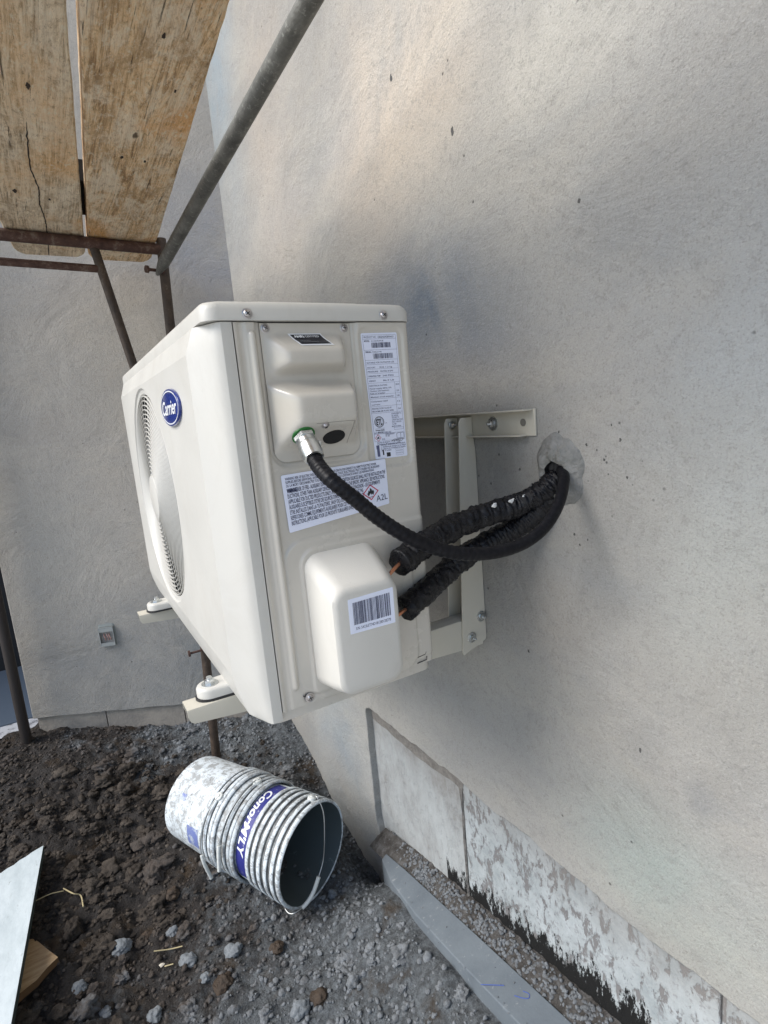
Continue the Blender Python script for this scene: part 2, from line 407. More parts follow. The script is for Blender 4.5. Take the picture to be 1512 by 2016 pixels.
PITM = mat('pit_shadow', (.09, .088, .085), .95)
for py, pz, pr_ in ((-.174, .3145, .0022), (-.117, .308, .0020), (-.066, .3274, .0016), (-.147, .2867, .0018), (-.1146, .638, .0026), (.145, .837, .0050), (.317, 1.002, .0048), (-.184, .263, .0018), (-.135, .30, .0014), (-.16, .335, .0013), (-.09, .17, .0018), (-.10, .155, .0016), (-.115, .165, .0014), (.02, -.06, .0022), (-.20, -.14, .0030)):
    mb = MB(); lp_ = []
    for j in range(14):
        a = 2 * math.pi * j / 14; rr = pr_ * (1 + .7 * nz(math.cos(a) * 1.5 + py * 70, math.sin(a) * 1.5, pz * 30)); lp_.append((py + rr * .8 * math.cos(a), pz + rr * 1.25 * math.sin(a)))
    mb.loft([[(WX - .0004, y, z) for y, z in lp_], [(WX + .0004, y, z) for y, z in lp_]]); mb.build('pit', PITM, w1)

# far wall (meets the right wall, turned about 21 degrees)
A = Vector((.30, 1.437)); B = Vector((-.695, 1.82)); D = (B - A).normalized(); Nn = Vector((D.y, -D.x))
if Nn.y > 0: Nn = -Nn
def fwp(t, z, d=0): p = A + D * t - Nn * (-d); return (p.x, p.y, z)
LW = (B - A).length
olf = []
k = 0
while k <= 60:
    t = LW * k / 60; olf.append((t, -.755 + .075 * (t / LW) + .003 * nz(t * 12, 30))); k += 1
olf += [(LW, 4.2), (0, 4.2)]
mb = MB(); mb.loft([[fwp(t, z, 0) for t, z in olf], [fwp(t, z, -.3) for t, z in olf]])
a_ = np.array(mb.v); of = Vector(((a_[:, 0].min() + a_[:, 0].max()) / 2, (a_[:, 1].min() + a_[:, 1].max()) / 2, a_[:, 2].min()))
def fo(t, z): return tuple(Vector(fwp(t, z)) - of)
FWB = [(fo(.35, -.50), (.9, .9, .42), (.19, .215, .235), .95), (fo(.16, 1.0), (.35, .35, .5), (.25, .28, .34), .6), (fo(.5, .3), (.7, .7, .5), (.40, .375, .345), .5), (fo(.9, .0), (.3, .3, .5), (.31, .31, .29), .5)]  # low dark blob paints part of the shading on the lower wall
PL2 = plaster('far_grey_plaster', FWB, (.42, .392, .352), seed=11)
tag(mb.build('stucco_wall', PL2, bevel=.004), 'far grey plastered wall behind the scaffold, with the open socket box', 'wall')
# block course under the far wall
BLK = mat('block_course', (.36, .32, .27), .9); n = NT(BLK); n.col(n.ramp(n.noise(12, 6, .7), [(.3, (.24, .22, .2)), (.6, (.38, .34, .29))])); n.bump(n.noise(90, 5), .6, .004)
mb = MB()
bt = [.0, .22, .50, .80, LW - .012]
for i in range(4):
    a0, a1 = bt[i] + (.003 if i else 0), bt[i + 1]
    mb.hexa([fwp(a0, -1.1, -.012), fwp(a1, -1.1, -.012), fwp(a1, -1.1, -.2), fwp(a0, -1.1, -.2), fwp(a0, -.66, -.012), fwp(a1, -.66, -.012), fwp(a1, -.66, -.2), fwp(a0, -.66, -.2)])
tag(mb.build('block_base', BLK, bevel=.002), 'low tan block course below the far plastered wall', 'wall base')

# foundation wall with flaking whitewash
FND = mat('foundation_whitewash', (.4, .4, .4), .88, spec=.2); n = NT(FND)
gp = n.n('ShaderNodeNewGeometry').outputs['Position']; s3 = n.sep(gp)
base = n.ramp(n.noise(9, 6, .7, gp, .4), [(.3, (.27, .285, .28)), (.7, (.44, .46, .46))])
far = n.ramp(n.noise(7, 7, .75, n.map((1, 1, .6), src=gp)), [(.33, (.21, .20, .185)), (.46, (.32, .33, .33)), (.7, (.42, .445, .45))])
peelv = n.map((1, 1.1, .55), src=gp)
pl = n.noise(48, 5, .68, peelv, .3); peel = n.ramp(pl, [(.53, 0.), (.60, 1.)])
wv = n.ramp(n.noise(14, 6, .75, gp), [(.3, (.24, .27, .28)), (.5, (.36, .39, .40)), (.7, (.45, .485, .50))]); near = n.mix(peel, wv, (.19, .185, .185))
near = n.mix(n.ramp(n.noise(70, 4, .7, gp), [(.56, 0.), (.62, .55)]), near, (.22, .22, .225))
isfar = n.ramp(n.math('ADD', s3[1], 0), [(.283, 0.), (.289, 1.)])
c = n.mix(isfar, near, far)
streak = n.ramp(n.math('ADD', s3[2], n.math('MULTIPLY', n.noise(16, 5, .7, gp), .10)), [(0, 0.), (1, 1.)])
# painted brown shade band under the plaster edge and tar at the foot
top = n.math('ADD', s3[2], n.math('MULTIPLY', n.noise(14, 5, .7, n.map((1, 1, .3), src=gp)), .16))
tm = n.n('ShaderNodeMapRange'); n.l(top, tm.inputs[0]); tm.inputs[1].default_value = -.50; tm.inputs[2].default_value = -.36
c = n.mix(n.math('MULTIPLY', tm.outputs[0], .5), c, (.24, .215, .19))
# tar line: z < -.80 .. rising towards the camera
ty = n.n('ShaderNodeMapRange'); n.l(s3[1], ty.inputs[0]); ty.inputs[1].default_value = .38; ty.inputs[2].default_value = -.16; ty.inputs[3].default_value = -.772; ty.inputs[4].default_value = -.645
tn = n.math('ADD', n.math('MULTIPLY', n.math('SUBTRACT', n.noise(42, 7, .85, n.map((1, 1, .35), src=gp)), .5), .34), ty.outputs[0])
tar = n.math('LESS_THAN', s3[2], tn)
ym = n.math('LESS_THAN', s3[1], .37); ym2 = n.math('GREATER_THAN', s3[1], -.20)
tar = n.math('MULTIPLY', n.math('MULTIPLY', tar, ym), ym2)
c = n.mix(tar, c, (.012, .012, .012))
n.col(c); hh = n.math('ADD', n.math('MULTIPLY', peel, -.5), n.math('MULTIPLY', n.noise(140, 5, .7, gp), .6)); n.bump(hh, .7, .003)
FX = .237
mb = MB(); joints = [-3.0, -1.9, -.905, -.312, .285, .78]
for i in range(5):
    y0, y1 = joints[i], joints[i + 1]
    mb.box(FX, FX + .12, y0 + (.0035 if i else 0), y1 - (.0035 if i < 4 else 0), -1.2, -.400)
mb.box(FX + .006, FX + .1, -2.95, .74, -1.19, -.41)
fnd = tag(mb.build('foundation_wall', FND, bevel=.004), 'foundation wall with flaking whitewash and black tar below the plaster edge', 'foundation wall')
MORT = mat('joint_and_lip_shade', (.2, .19, .18), .95); n = NT(MORT); n.col(n.ramp(n.noise(40, 5, .7), [(.3, (.13, .12, .11)), (.7, (.25, .235, .215))])); n.bump(n.noise(90, 5), 1, .006)  # mortar joint colour, also used for the painted shade under the lip

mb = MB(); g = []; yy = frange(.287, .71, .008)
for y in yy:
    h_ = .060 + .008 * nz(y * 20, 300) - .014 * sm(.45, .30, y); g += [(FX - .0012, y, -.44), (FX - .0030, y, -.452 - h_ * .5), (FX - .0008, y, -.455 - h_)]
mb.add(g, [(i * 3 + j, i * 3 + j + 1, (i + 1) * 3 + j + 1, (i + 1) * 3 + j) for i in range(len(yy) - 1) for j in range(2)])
mb.build('lip_shade_band', MORT, fnd, smooth=60)  # dark strip painted in for the shade under the plaster lip
mb = MB(); g = []; zz_ = frange(-.83, -.46, .008)
for z in zz_:
    h_ = .0045 + .003 * nz(z * 30, 310) + .010 * sm(-.52, -.47, z); yc_ = .285 + .003 * nz(z * 15, 311); g += [(FX - .0008, yc_ - h_, z), (FX - .0050, yc_ - .002, z), (FX - .0008, yc_ + h_, z)]
mb.add(g, [(i * 3 + j, i * 3 + j + 1, (i + 1) * 3 + j + 1, (i + 1) * 3 + j) for i in range(len(zz_) - 1) for j in range(2)])
mb.build('mortar_joint', MORT, fnd, smooth=60)
# footing: smooth blue-grey sloping concrete strip
FT = mat('footing_concrete', (.26, .29, .32), .75); n = NT(FT); gp = n.n('ShaderNodeNewGeometry').outputs['Position']
c = n.ramp(n.noise(7, 6, .65, gp), [(.3, (.105, .125, .145)), (.7, (.155, .18, .20))])
c = n.mix(n.ramp(n.noise(60, 4, .7, gp), [(.6, 0.), (.7, .4)]), c, (.4, .4, .4)); n.col(c); n.bump(n.noise(80, 5, .7, gp), .3, .003)
def ftz(y): return -.772 - .19 * y
L = [(.166, .60), (.138, .50), (.124, .36), (.120, .2), (.120, 0), (.120, -.9)]; Rr = [(.182, .60), (.186, .50), (.187, .36), (.188, .2), (.188, 0), (.188, -.9)]
mb = MB(); loops = []
for (xl, y), (xr, _) in zip(L, Rr):
    z = ftz(y) + .004
    loops.append([(xl, y, z), (xr, y, z + .012), (xr, y, z - .22), (xl, y, z - .22)])
mb.loft(loops)
ft = tag(mb.build('footing', FT, bevel=.003), 'smooth blue-grey concrete footing strip in the soil along the foundation', 'footing')
PENC = mat('blue_pencil', (.06, .10, .32), .8)
mb = MB()
for q in ([(.150, .035), (.158, .020), (.166, .012), (.172, .018), (.168, .03)], [(.118, .10), (.150, .065)]):
    mb = MB(); mb.tube([(p.x, p.y, ftz(p.y) + .0045 + (p.x - .1) / .095 * .012) for p in catmull([(a, b, 0) for a, b in q], 4)], .0008, 6); mb.build('pencil_mark', PENC, ft)
# soil crumbs on the ledge between footing and foundation
mb = MB(); c_ = 0
while c_ < 1500:
    y = rnd.uniform(-.4, .66); x = rnd.uniform(.186, .232); z = ftz(y) + .006 + .036 * ((x - .186) / .055) ** .8 + rnd.uniform(-.003, .002)
    put_rock(mb, x, y, rnd.uniform(.0012, .0048), .3, 0, z); c_ += 1
c_ = 0
while c_ < 26:
    y = rnd.uniform(-.4, .6); x = .115 + rnd.random() ** 2 * .06; z = ftz(y) + .004 + (x - .1) * .13
    put_rock(mb, x + .02 * sm(.3, .55, y), y, rnd.uniform(.0008, .002), .3, 0, z); c_ += 1
W = []
ysw = frange(-.6, .68, .006)
for y in ysw:
    z = ftz(y); 
    for k in range(7):
        q = k / 6; x = .181 + q * .060 - .012 * sm(.45, .62, y); W.append((x, y, z + .004 + .036 * q ** .8 + .006 * nz(x * 60, y * 60, 91) + .004 * nz(x * 150, y * 150, 92)))
mb.add(W, [(j * 7 + i, j * 7 + i + 1, (j + 1) * 7 + i + 1, (j + 1) * 7 + i) for j in range(len(ysw) - 1) for i in range(6)], 1)
DRT = mat('ledge_dirt', (.13, .12, .11), .95, spec=.15); n = NT(DRT); gp = n.n('ShaderNodeNewGeometry').outputs['Position']; n.col(n.ramp(n.noise(35, 6, .8, gp), [(.35, (.055, .05, .045)), (.52, (.12, .112, .105)), (.7, (.22, .22, .22))])); n.bump(n.noise(220, 5, .8, gp), 1, .008)
tag(mb.build('dirt', [CG, DRT], smooth=60), 'crumbled grey dirt on the ledge against the foundation wall', 'dirt', kind='stuff')

# beyond the corner on the far left
DKW = mat('doorway_shade', (.02, .02, .022), .9); SLABM = mat('slab_edge', (.45, .45, .47), .8); n = NT(SLABM)
n.col(n.ramp(n.noise(25, 5, .7), [(.5, (.45, .46, .48)), (.62, (.10, .10, .11))]))
PAT = mat('patio', (.07, .095, .13), .7)
mb = MB(); mb.box(-2.6, -.7, 1.93, 4.6, -1.0, -.806)
o = tag(mb.build('patio_slab', [SLABM], bevel=.004), 'pale dirty concrete slab beyond the corner of the far wall', kind='structure')
mb = MB(); mb.box(-2.55, -.705, 2.13, 4.55, -.86, -.802)
tag(mb.build('patio_floor', [PAT]), 'blue-grey floor beyond the far wall corner', kind='structure')
mb = MB(); mb.box(-3.2, -.1, 2.85, 3.0, -1.0, 3.6)  # near-black colour stands for the shade in the opening
tag(mb.build('doorway_shade_wall', DKW), 'wall coloured near-black as the shade of the opening, seen past the left edge of the far plastered wall', 'wall')

# ------------------------------------------------------------------ air conditioner
U = thing('air_conditioner', (-.12, .4, 0), 'cream outdoor air conditioner with round fan grille and warning labels on the wall bracket', 'air conditioner')
UY = .83
# lid
mb = MB(); loops = []
for off, z in ((0, .5005), (0, .513), (.0018, .5185), (.005, .522), (.010, .5235)):
    loops.append([(x, y, z) for x, y in rrect(-.283 + off, .003 - off, -.004 + off, UY + .004 - off, .018)])
mb.loft(loops)
lid = mb.build('lid', CREAMF, U, smooth=60)
mb = MB(); mb.loft([[(x, y, z) for x, y in rrect(-.225 + o1, -.045 - o1, .03 + o1, UY - .03 - o1, .02)] for o1, z in ((0, .520), (.0, .527), (.004, .530))])
mb.build('raised_panel', CREAMF, lid, smooth=50)
# screw indentation bosses on the lid skirt
def screw(name, p, nrm, r, parent, mt=None, hexh=False):
    mt = mt or SCREW
    nrm = Vector(nrm).normalized(); mb = MB()
    mb.lathe(Vector(p) - nrm * .001, nrm, [(0, r * 1.35), (.0016, r * 1.35), (.0019, r * 1.2)] if not hexh else [(0, r * 1.9), (.0022, r * 1.9), (.0026, r * 1.7)], 24)
    if hexh:
        mb.lathe(Vector(p) + nrm * .001, nrm, [(0, r), (.006, r), (.0072, r * .8)], sides=6)
        mb.lathe(Vector(p) + nrm * .006, nrm, [(0, r * .45), (.006, r * .45), (.007, r * .3)], 12)
    else:
        mb.lathe(Vector(p), nrm, [(0, r), (.0018, r * .97), (.0032, r * .75), (.0038, r * .35)], 24)
        up = Vector((0, 0, 1)) if abs(nrm.z) < .9 else Vector((1, 0, 0)); a = nrm.cross(up).normalized(); b = nrm.cross(a)
        th = rnd.random() * 1.5; a, b = a * math.cos(th) + b * math.sin(th), b * math.cos(th) - a * math.sin(th)
        for u, v in ((a, b), (b, a)):
            c0 = Vector(p) + nrm * .0034; L1 = r * .55; W1 = r * .12
            q = [c0 + u * i * L1 + v * j * W1 + nrm * k * .0006 for k in (-1, 1) for i, j in ((-1, -1), (1, -1), (1, 1), (-1, 1))]
            mb.hexa(q, 1)
    return mb.build(name, [mt, DARK], parent, smooth=40)
for x in (-.230, -.043): screw('screw', (x, -.004, .508), (0, -1, 0), .0048, lid)

# side panel (pressed steel) as a fine height sheet
def sd(x, z, x0, x1, z0, z1, r):
    cx, cz = (x0 + x1) / 2, (z0 + z1) / 2; qx = abs(x - cx) - (x1 - x0) / 2 + r; qz = abs(z - cz) - (z1 - z0) / 2 + r
    return math.hypot(max(qx, 0), max(qz, 0)) + min(max(qx, qz), 0) - r
def panel_h(x, z):
    h = 0
    # two vertical beads near the seam
    e = max(0, max(.030 - z, z - .485))
    h += .0044 * sm(.0048, .0020, math.hypot(x + .2262, e))
    # step beside the bead
    h -= .0016 * sm(-.2445, -.2405, x) * sm(-.2325, -.2365, x)
    # terminal recess, double step
    d = sd(x, z, -.2195, -.0845, .3215, .55, .026); h -= .0034 * sm(.003, -.001, d)
    d = sd(x, z, -.2155, -.0905, .3265, .55, .020); h -= .0028 * sm(.0015, -.0015, d)
    # label recess
    d = sd(x, z, -.0815, -.0125, .305, .4925, .012); h -= .0020 * sm(.002, -.002, d)
    # valve area, two nested raised borders
    d = sd(x, z, -.2205, .05, .012, .226, .028); h += .0022 * sm(.0018, -.0018, d)
    d = sd(x, z, -.2005, -.030, .0, .2135, .024); h += .0022 * sm(.0015, -.0015, d)
    # small dish round the lower screw
    h -= .0016 * sm(.0095, .006, math.hypot(x + .2085, z - .0095))
    return h
xs = frange(-.2475, 0, .00165); zs = frange(.0, .4992, .0022); mb = MB(); V = []
for z in zs:
    for x in xs:
        y = -panel_h(x, z); r = .010
        if x > -r: y += r - math.sqrt(max(0, r * r - (x + r) ** 2))
        V.append((x, y, z))
nx = len(xs)
mb.add(V, [(j * nx + i, j * nx + i + 1, (j + 1) * nx + i + 1, (j + 1) * nx + i) for j in range(len(zs) - 1) for i in range(nx - 1)])
# returns: rear edge, bottom, seam side
mb.add([(0, .010, 0), (0, .0999, 0), (0, .0999, .4992), (0, .010, .4992)], [(0, 1, 2, 3)])
mb.add([(-.2475, 0, 0), (-.2475, .012, 0), (-.2475, .012, .4992), (-.2475, 0, .4992)], [(3, 2, 1, 0)])
side = mb.build('side_panel', CREAM, U, smooth=180)
# inner body (dark seam shows it), base pan, rear coil
mb = MB(); mb.box(-.2470, -.004, .0125, UY - .0125, .004, .498); mb.build('chassis', DARK, U)
mb = MB(); mb.loft([[(x, y, z) for x, y in rrect(-.266, -.001, .004, UY - .004, .02)] for z in (-.0145, .003)]); mb.build('base_pan', CREAM, U, smooth=50)
COIL = mat('coil_fins', (.25, .26, .27), .4, .8); n = NT(COIL); s3 = n.sep(); n.bump(n.math('SINE', n.math('MULTIPLY', s3[1], 2400)), 1, .002)
mb = MB(); mb.box(-.0035, -.001, .10, UY - .01, .015, .495); mb.build('rear_coil', COIL, U)
mb = MB(); mb.box(-.2475, -.001, UY - .012, UY, .0, .4992); mb.build('far_side_panel', CREAM, U, bevel=.004)
mb = MB()
for z in (.12, .25, .38): mb.box(-.001, .002, .10, UY - .01, z - .004, z + .004)
for y in frange(.14, UY - .04, .06): mb.box(-.001, .002, y - .0015, y + .0015, .02, .49)
mb.build('rear_guard', CREAM, U)

# front panel: chamfered shell with a round opening
XF = -.296; FY0, FY1 = .046, .80; FC = (.470, .258); FR = .213
def profile(k):
    """k=0 full, 1 inset (top / bottom ends). returns plan points from the seam to the ridge"""
    pts = [(-.2490, -.0006), (-.2560, -.0012), (-.2625, -.0008), (-.2680, .0022), (-.2725, .0072), (-.2770, .0142), (-.2815, .0225), (-.2860, .0300), (-.2905, .0375), (XF, FY0)]
    q = []
    for x, y in pts: q.append((x + .011 * k * max(0, (-.262 - x)) / .034, y - .006 * k * sm(-.27, XF, x) ))
    return q
def ring(k, z):
    a = profile(k); b = [(x, UY - y) for x, y in a][::-1]
    b = [(x, y if x > -.29 or True else y) for x, y in b]
    return [(x, y, z) for x, y in a + b]
mb = MB(); lv = [(1.0, .4992), (.85, .4965), (.45, .483), (.0, .4685), (0, .36), (0, .26), (0, .15), (0, .052), (.35, .028), (.9, .006), (1.25, -.006), (1.7, -.010)]
rings = [ring(k, z) for k, z in lv]; nn = len(rings[0]); hn = nn // 2
vs = [p for r in rings for p in r]; fs = []
for i in range(len(rings) - 1):
    for j in range(nn - 1):
        if j == hn - 1 and 3 <= i <= 6: continue        # the flat face is made below
        fs.append((i * nn + j, i * nn + j + 1, (i + 1) * nn + j + 1, (i + 1) * nn + j))
fs.append(tuple(len(rings) * nn - nn + j for j in range(nn)))
fs.append(tuple(range(nn))[::-1])
mb.add(vs, fs)
# flat face with the hole
Y0, Y1, Z0, Z1 = FY0, UY - FY0, .052, .4685; N = 160; outer = []; circ = []
for i in range(N):
    a = 2 * math.pi * i / N; ca, sa = math.cos(a), math.sin(a)
    circ.append((XF, FC[0] + FR * ca, FC[1] + FR * sa))
cor = sorted([math.atan2(z - FC[1], y - FC[0]) % (2 * math.pi) for y in (Y0, Y1) for z in (Z0, Z1)])
angs = [2 * math.pi * i / N for i in range(N)]
for cc in cor:
    k = min(range(N), key=lambda i: abs(angs[i] - cc)); angs[k] = cc
# the circle reaches slightly past the flat face: squash it to stay inside vertically
FRZ = min(Z1 - FC[1], FC[1] - Z0) - .001
def cp(a, r, x): return (x, FC[0] + r * math.cos(a), FC[1] + r * math.sin(a) * FRZ / FR)
for a in angs:
    ca, sa = math.cos(a), math.sin(a); t = 9
    if ca > 1e-9: t = min(t, (Y1 - FC[0]) / ca)
    if ca < -1e-9: t = min(t, (Y0 - FC[0]) / ca)
    if sa > 1e-9: t = min(t, (Z1 - FC[1]) / sa)
    if sa < -1e-9: t = min(t, (Z0 - FC[1]) / sa)
    outer.append((XF, FC[0] + t * ca, FC[1] + t * sa))
prof = [(FR, XF), (FR - .0010, XF + .0016), (FR - .003, XF + .0030), (FR - .010, XF + .0036), (FR - .0125, XF + .006), (FR - .0128, XF + .011)]
mb.loft([outer] + [[cp(a, r, x) for a in angs] for r, x in prof], False, False)
front = mb.build('front_panel', CREAMF, U, smooth=24)
# grille rings and spokes
mb = MB(); K = 96
def gx(r): return XF + .0030 - .0070 * math.cos(min(1, r / FR) * math.pi / 2)
for r in frange(.046, FR - .0150, .0086):
    pts = [cp(2 * math.pi * i / K, r, gx(r)) for i in range(K)]
    mb.loft([[(x + dx, FC[0] + (y - FC[0]) * (1 + dr / r), FC[1] + (z - FC[1]) * (1 + dr / r)) for x, y, z in pts] for dx, dr in ((-.0006, 0), (.0001, .0009), (.0026, .0009), (.0026, -.0009), (.0001, -.0009), (-.0006, 0))], False, False)
for i in range(36):
    a = 2 * math.pi * (i + .5) / 36; ts = math.pi / 36
    for s0 in (0,):
        pl_ = []
        for r in frange(.04, FR - .012, .02):
            aa = a + .35 * (r / FR) ; pl_.append(cp(aa, r, gx(r) + .0024))
        mb.tube(pl_, .0007 if i % 4 else .0011, 6)
mb.loft([[cp(2 * math.pi * i / 48, r, x) for i in range(48)] for r, x in ((.001, gx(0) - .004), (.03, gx(0) - .0035), (.044, gx(0) - .001), (.046, gx(0) + .004))], True, True)
mb.build('fan_grille', CREAMF, U, smooth=50)
# fan behind the grille
mb = MB(); mb.lathe((XF + .035, FC[0], FC[1]), (1, 0, 0), [(0, .03), (.004, .04), (.012, .042)], 32)
for b in range(3):
    a0 = b * 2.094 + .4; g = []
    for i in range(9):
        r = .035 + (FR - .07) * i / 8; row = []
        for j in range(9):
            a = a0 + (-.1 + 1.2 * j / 8) * (1 - .25 * i / 8) + .3 * i / 8
            row.append((XF + .032 + .012 * (1 - j / 8) + .002, FC[0] + r * math.cos(a), FC[1] + r * math.sin(a) * FRZ / FR))
        g.append(row)
    V = [p for r in g for p in r] + [(p[0] + .002, p[1], p[2]) for r in g for p in r]
    F = [(i * 9 + j, i * 9 + j + 1, (i + 1) * 9 + j + 1, (i + 1) * 9 + j) for i in range(8) for j in range(8)]
    mb.add(V, F + [tuple(q + 81 for q in f[::-1]) for f in F])
mb.build('fan', mat('fan_grey', (.10, .10, .105), .5), U, smooth=60)
# badge
BC = (.180, .413)
mb = MB(); e = lambda s, x, m_=48: [(x, BC[0] - .068 * s * math.cos(2 * math.pi * i / m_), BC[1] + (.0262) * s * math.sin(2 * math.pi * i / m_)) for i in range(m_)]
mb.loft([e(1, XF - .0002), e(1, XF - .0035), e(.985, XF - .0042)])
badge = mb.build('badge', BLUE, U, smooth=50)
mb = MB(); e2 = lambda q, x: [(x, BC[0] - (.068 - q) * math.cos(2 * math.pi * i / 64), BC[1] + (.0262 - q) * math.sin(2 * math.pi * i / 64)) for i in range(64)]
mb.loft([e2(.0028, XF - .0043), e2(.0028, XF - .0046), e2(.0042, XF - .0046), e2(.0042, XF - .0043)], False, False)
mb.build('badge_rim', WHITE, badge)

# --- flat text helper: unit-square text mapped through any function (u,v)->world
def text_geo(txt, shear=0, bold=0, spacing=1.0):
    cu = bpy.data.curves.new('t', 'FONT'); cu.body = txt; cu.shear = shear; cu.offset = bold; cu.space_character = spacing
    cu.resolution_u = 3
    ob = bpy.data.objects.new('t', cu); link(ob); dg = bpy.context.evaluated_depsgraph_get(); dg.update()
    me = bpy.data.meshes.new_from_object(ob.evaluated_get(dg))
    v = [tuple(p.co) for p in me.vertices]; f = [tuple(p.vertices) for p in me.polygons]
    bpy.data.objects.remove(ob); bpy.data.curves.remove(cu); bpy.data.meshes.remove(me); return v, f
def put_text(mb, fn, txt, u0, u1, v0, v1, shear=0, bold=0, mi=0, fit=True, cap=True):
    v, f = text_geo(txt, shear, bold)
    if not v: return
    x0 = min(p[0] for p in v); x1 = max(p[0] for p in v)
    y0, y1 = (0, .70) if cap else (min(p[1] for p in v), max(p[1] for p in v))
    mb.add([fn(u0 + (p[0] - x0) / (x1 - x0) * (u1 - u0), v0 + (p[1] - y0) / (y1 - y0) * (v1 - v0)) for p in v], f, mi)
def put_quad(mb, fn, u0, u1, v0, v1, mi=0):
    mb.add([fn(u0, v0), fn(u1, v0), fn(u1, v1), fn(u0, v1)], [(0, 1, 2, 3)], mi)
def put_poly(mb, fn, pts, mi=0): mb.add([fn(u, v) for u, v in pts], [tuple(range(len(pts)))], mi)
def put_line(mb, fn, pts, wd, asp=1, mi=0):
    for (a, b), (c, d) in zip(pts[:-1], pts[1:]):
        dx, dy = (c - a) * asp, d - b; L_ = math.hypot(dx, dy); nx_, ny_ = -dy / L_ * wd / 2, dx / L_ * wd / 2
        put_poly(mb, fn, [(a - nx_ / asp, b - ny_), (c - nx_ / asp, d - ny_), (c + nx_ / asp, d + ny_), (a + nx_ / asp, b + ny_)], mi)
def quadfn(tl, tr, br, bl, nrm, off=.0004):
    tl, tr, br, bl, nrm = map(Vector, (tl, tr, br, bl, nrm))
    return lambda u, v, e=off: (bl * (1 - u) * (1 - v) + br * u * (1 - v) + tr * u * v + tl * (1 - u) * v) + nrm * e
def sheet(fn, r=.03, th=.0003, asp=1):
    """thin paper with rounded corners"""
    mb = MB(); pts = rrect(0, 1, 0, 1, r, 3) if asp == 1 else [(x / asp, z) for x, z in rrect(0, asp, 0, 1, r, 3)]
    mb.loft([[fn(u, v, 0.0) for u, v in pts], [fn(u, v, th) for u, v in pts]]); return mb
bf = lambda u, v, e=0: Vector((XF - .0047, BC[0] + .054 - .108 * u, BC[1] - .011 + .022 * v))
mb = MB(); put_text(mb, bf, 'Carrier', .0, 1, .05, .98, .35, .018, cap=False); mb.build('badge_lettering', WHITE, badge)

# terminal cover: moulded sheet with two bulges
def cov_h(x, z):
    h = .0005
    a = (min(1, max(0, (x + .2075) / .017)), min(1, max(0, (-.1055 - x) / .006)), min(1, max(0, (.4865 - z) / .023)), min(1, max(0, (z - .4385) / .0065)))
    t = 1.0
    for q in a: t = t * q if False else min(t, q)
    t1 = sm(0, 1, t) * .35 + t * .65
    h += .022 * t1
    b = (min(1, max(0, (x + .2155) / .028)), min(1, max(0, (-.0995 - x) / .007)), min(1, max(0, (.4275 - z) / .018)), min(1, max(0, (z - .3415) / .034)))
    t = min(b); t2 = sm(0, 1, t) * .25 + t * .75
    h += .034 * t2
    return h
def smooth2(A_, n_):
    for _ in range(n_):
        B_ = A_.copy(); B_[1:-1, 1:-1] = (A_[1:-1, 1:-1] * 2 + A_[:-2, 1:-1] + A_[2:, 1:-1] + A_[1:-1, :-2] + A_[1:-1, 2:]) / 6; A_ = B_
    return A_
cx0, cx1, cz0, cz1 = -.2145, -.0925, .3285, .4985
xs = frange(cx0, cx1, .0011); zs = frange(cz0, cz1, .0011); nx = len(xs)
H = smooth2(np.array([[cov_h(x, z) for x in xs] for z in zs]), 34)
HB = .0030
def keep(x, z): return sd(x, z, cx0, cx1, cz0, cz1 + .03, .016) <= .0003
mb = MB(); V = [(x, HB + .0012 - H[j][i], z) for j, z in enumerate(zs) for i, x in enumerate(xs)]
F = [(j * nx + i, j * nx + i + 1, (j + 1) * nx + i + 1, (j + 1) * nx + i) for j in range(len(zs) - 1) for i in range(nx - 1) if keep((xs[i] + xs[i + 1]) / 2, (zs[j] + zs[j + 1]) / 2)]
mb.add(V, F)
# thin rim so the sheet has an edge
rim = [(x, z) for x, z in rrect(cx0, cx1, cz0, cz1 + .016, .016, 6)]; rim = [(x, min(z, cz1)) for x, z in rim]
mb.loft([[(x, HB + .0008, z) for x, z in rim], [(x, HB + .0030, z) for x, z in rim]], False, False)
cover = mb.build('terminal_cover', CREAM, U, smooth=180)
import bmesh as _b
bm = _b.new(); bm.from_mesh(cover.data); _b.ops.delete(bm, geom=[v for v in bm.verts if not v.link_faces], context='VERTS'); bm.to_mesh(cover.data); bm.free()
def cov_y(x, z):
    i = min(nx - 1, max(0, round((x - cx0) / (cx1 - cx0) * (nx - 1)))); j = min(len(zs) - 1, max(0, round((z - cz0) / (cz1 - cz0) * (len(zs) - 1)))); return HB + .0012 - H[j][i]
for x in (-.2075, -.1005): screw('screw', (x, cov_y(x, .4925), .4925), (0, -1, 0), .0042, cover)
nk = Vector((0, -.69, -.72)).normalized()
screw('screw', (-.1545, cov_y(-.1545, .3705) , .3705), nk, .0038, cover)
# knockout: black opening
kx, kz = -.1365, .3545; ky = cov_y(kx, kz)
a1 = Vector((1, 0, 0)); a2 = nk.cross(a1).normalized(); mb = MB(); c0 = Vector((kx, ky, kz)) + nk * .0010
mb.loft([[c0 + a1 * (.0155 * math.cos(t)) + a2 * (.0125 * math.sin(t)) - nk * dd for t in [2 * math.pi * i / 40 for i in range(40)]] for dd in (.003, 0)])
mb.build('knockout_plug', mat('knockout_black', (.006, .006, .007), .8), cover, smooth=40)
# knock-out plate outline groove
mb = MB(); pth = [(-.167, .3735), (-.118, .3735), (-.1135, .3690), (-.1135, .3440)]
mb.tube([Vector((x, cov_y(x, z) + .0002, z)) for (x, z) in [(p.x, p.y) for p in catmull([(a, b, 0) for a, b in pth], 6)]], .0006, 6)
mb.build('plate_edge', mat('groove', (.28, .26, .23), .6), cover)

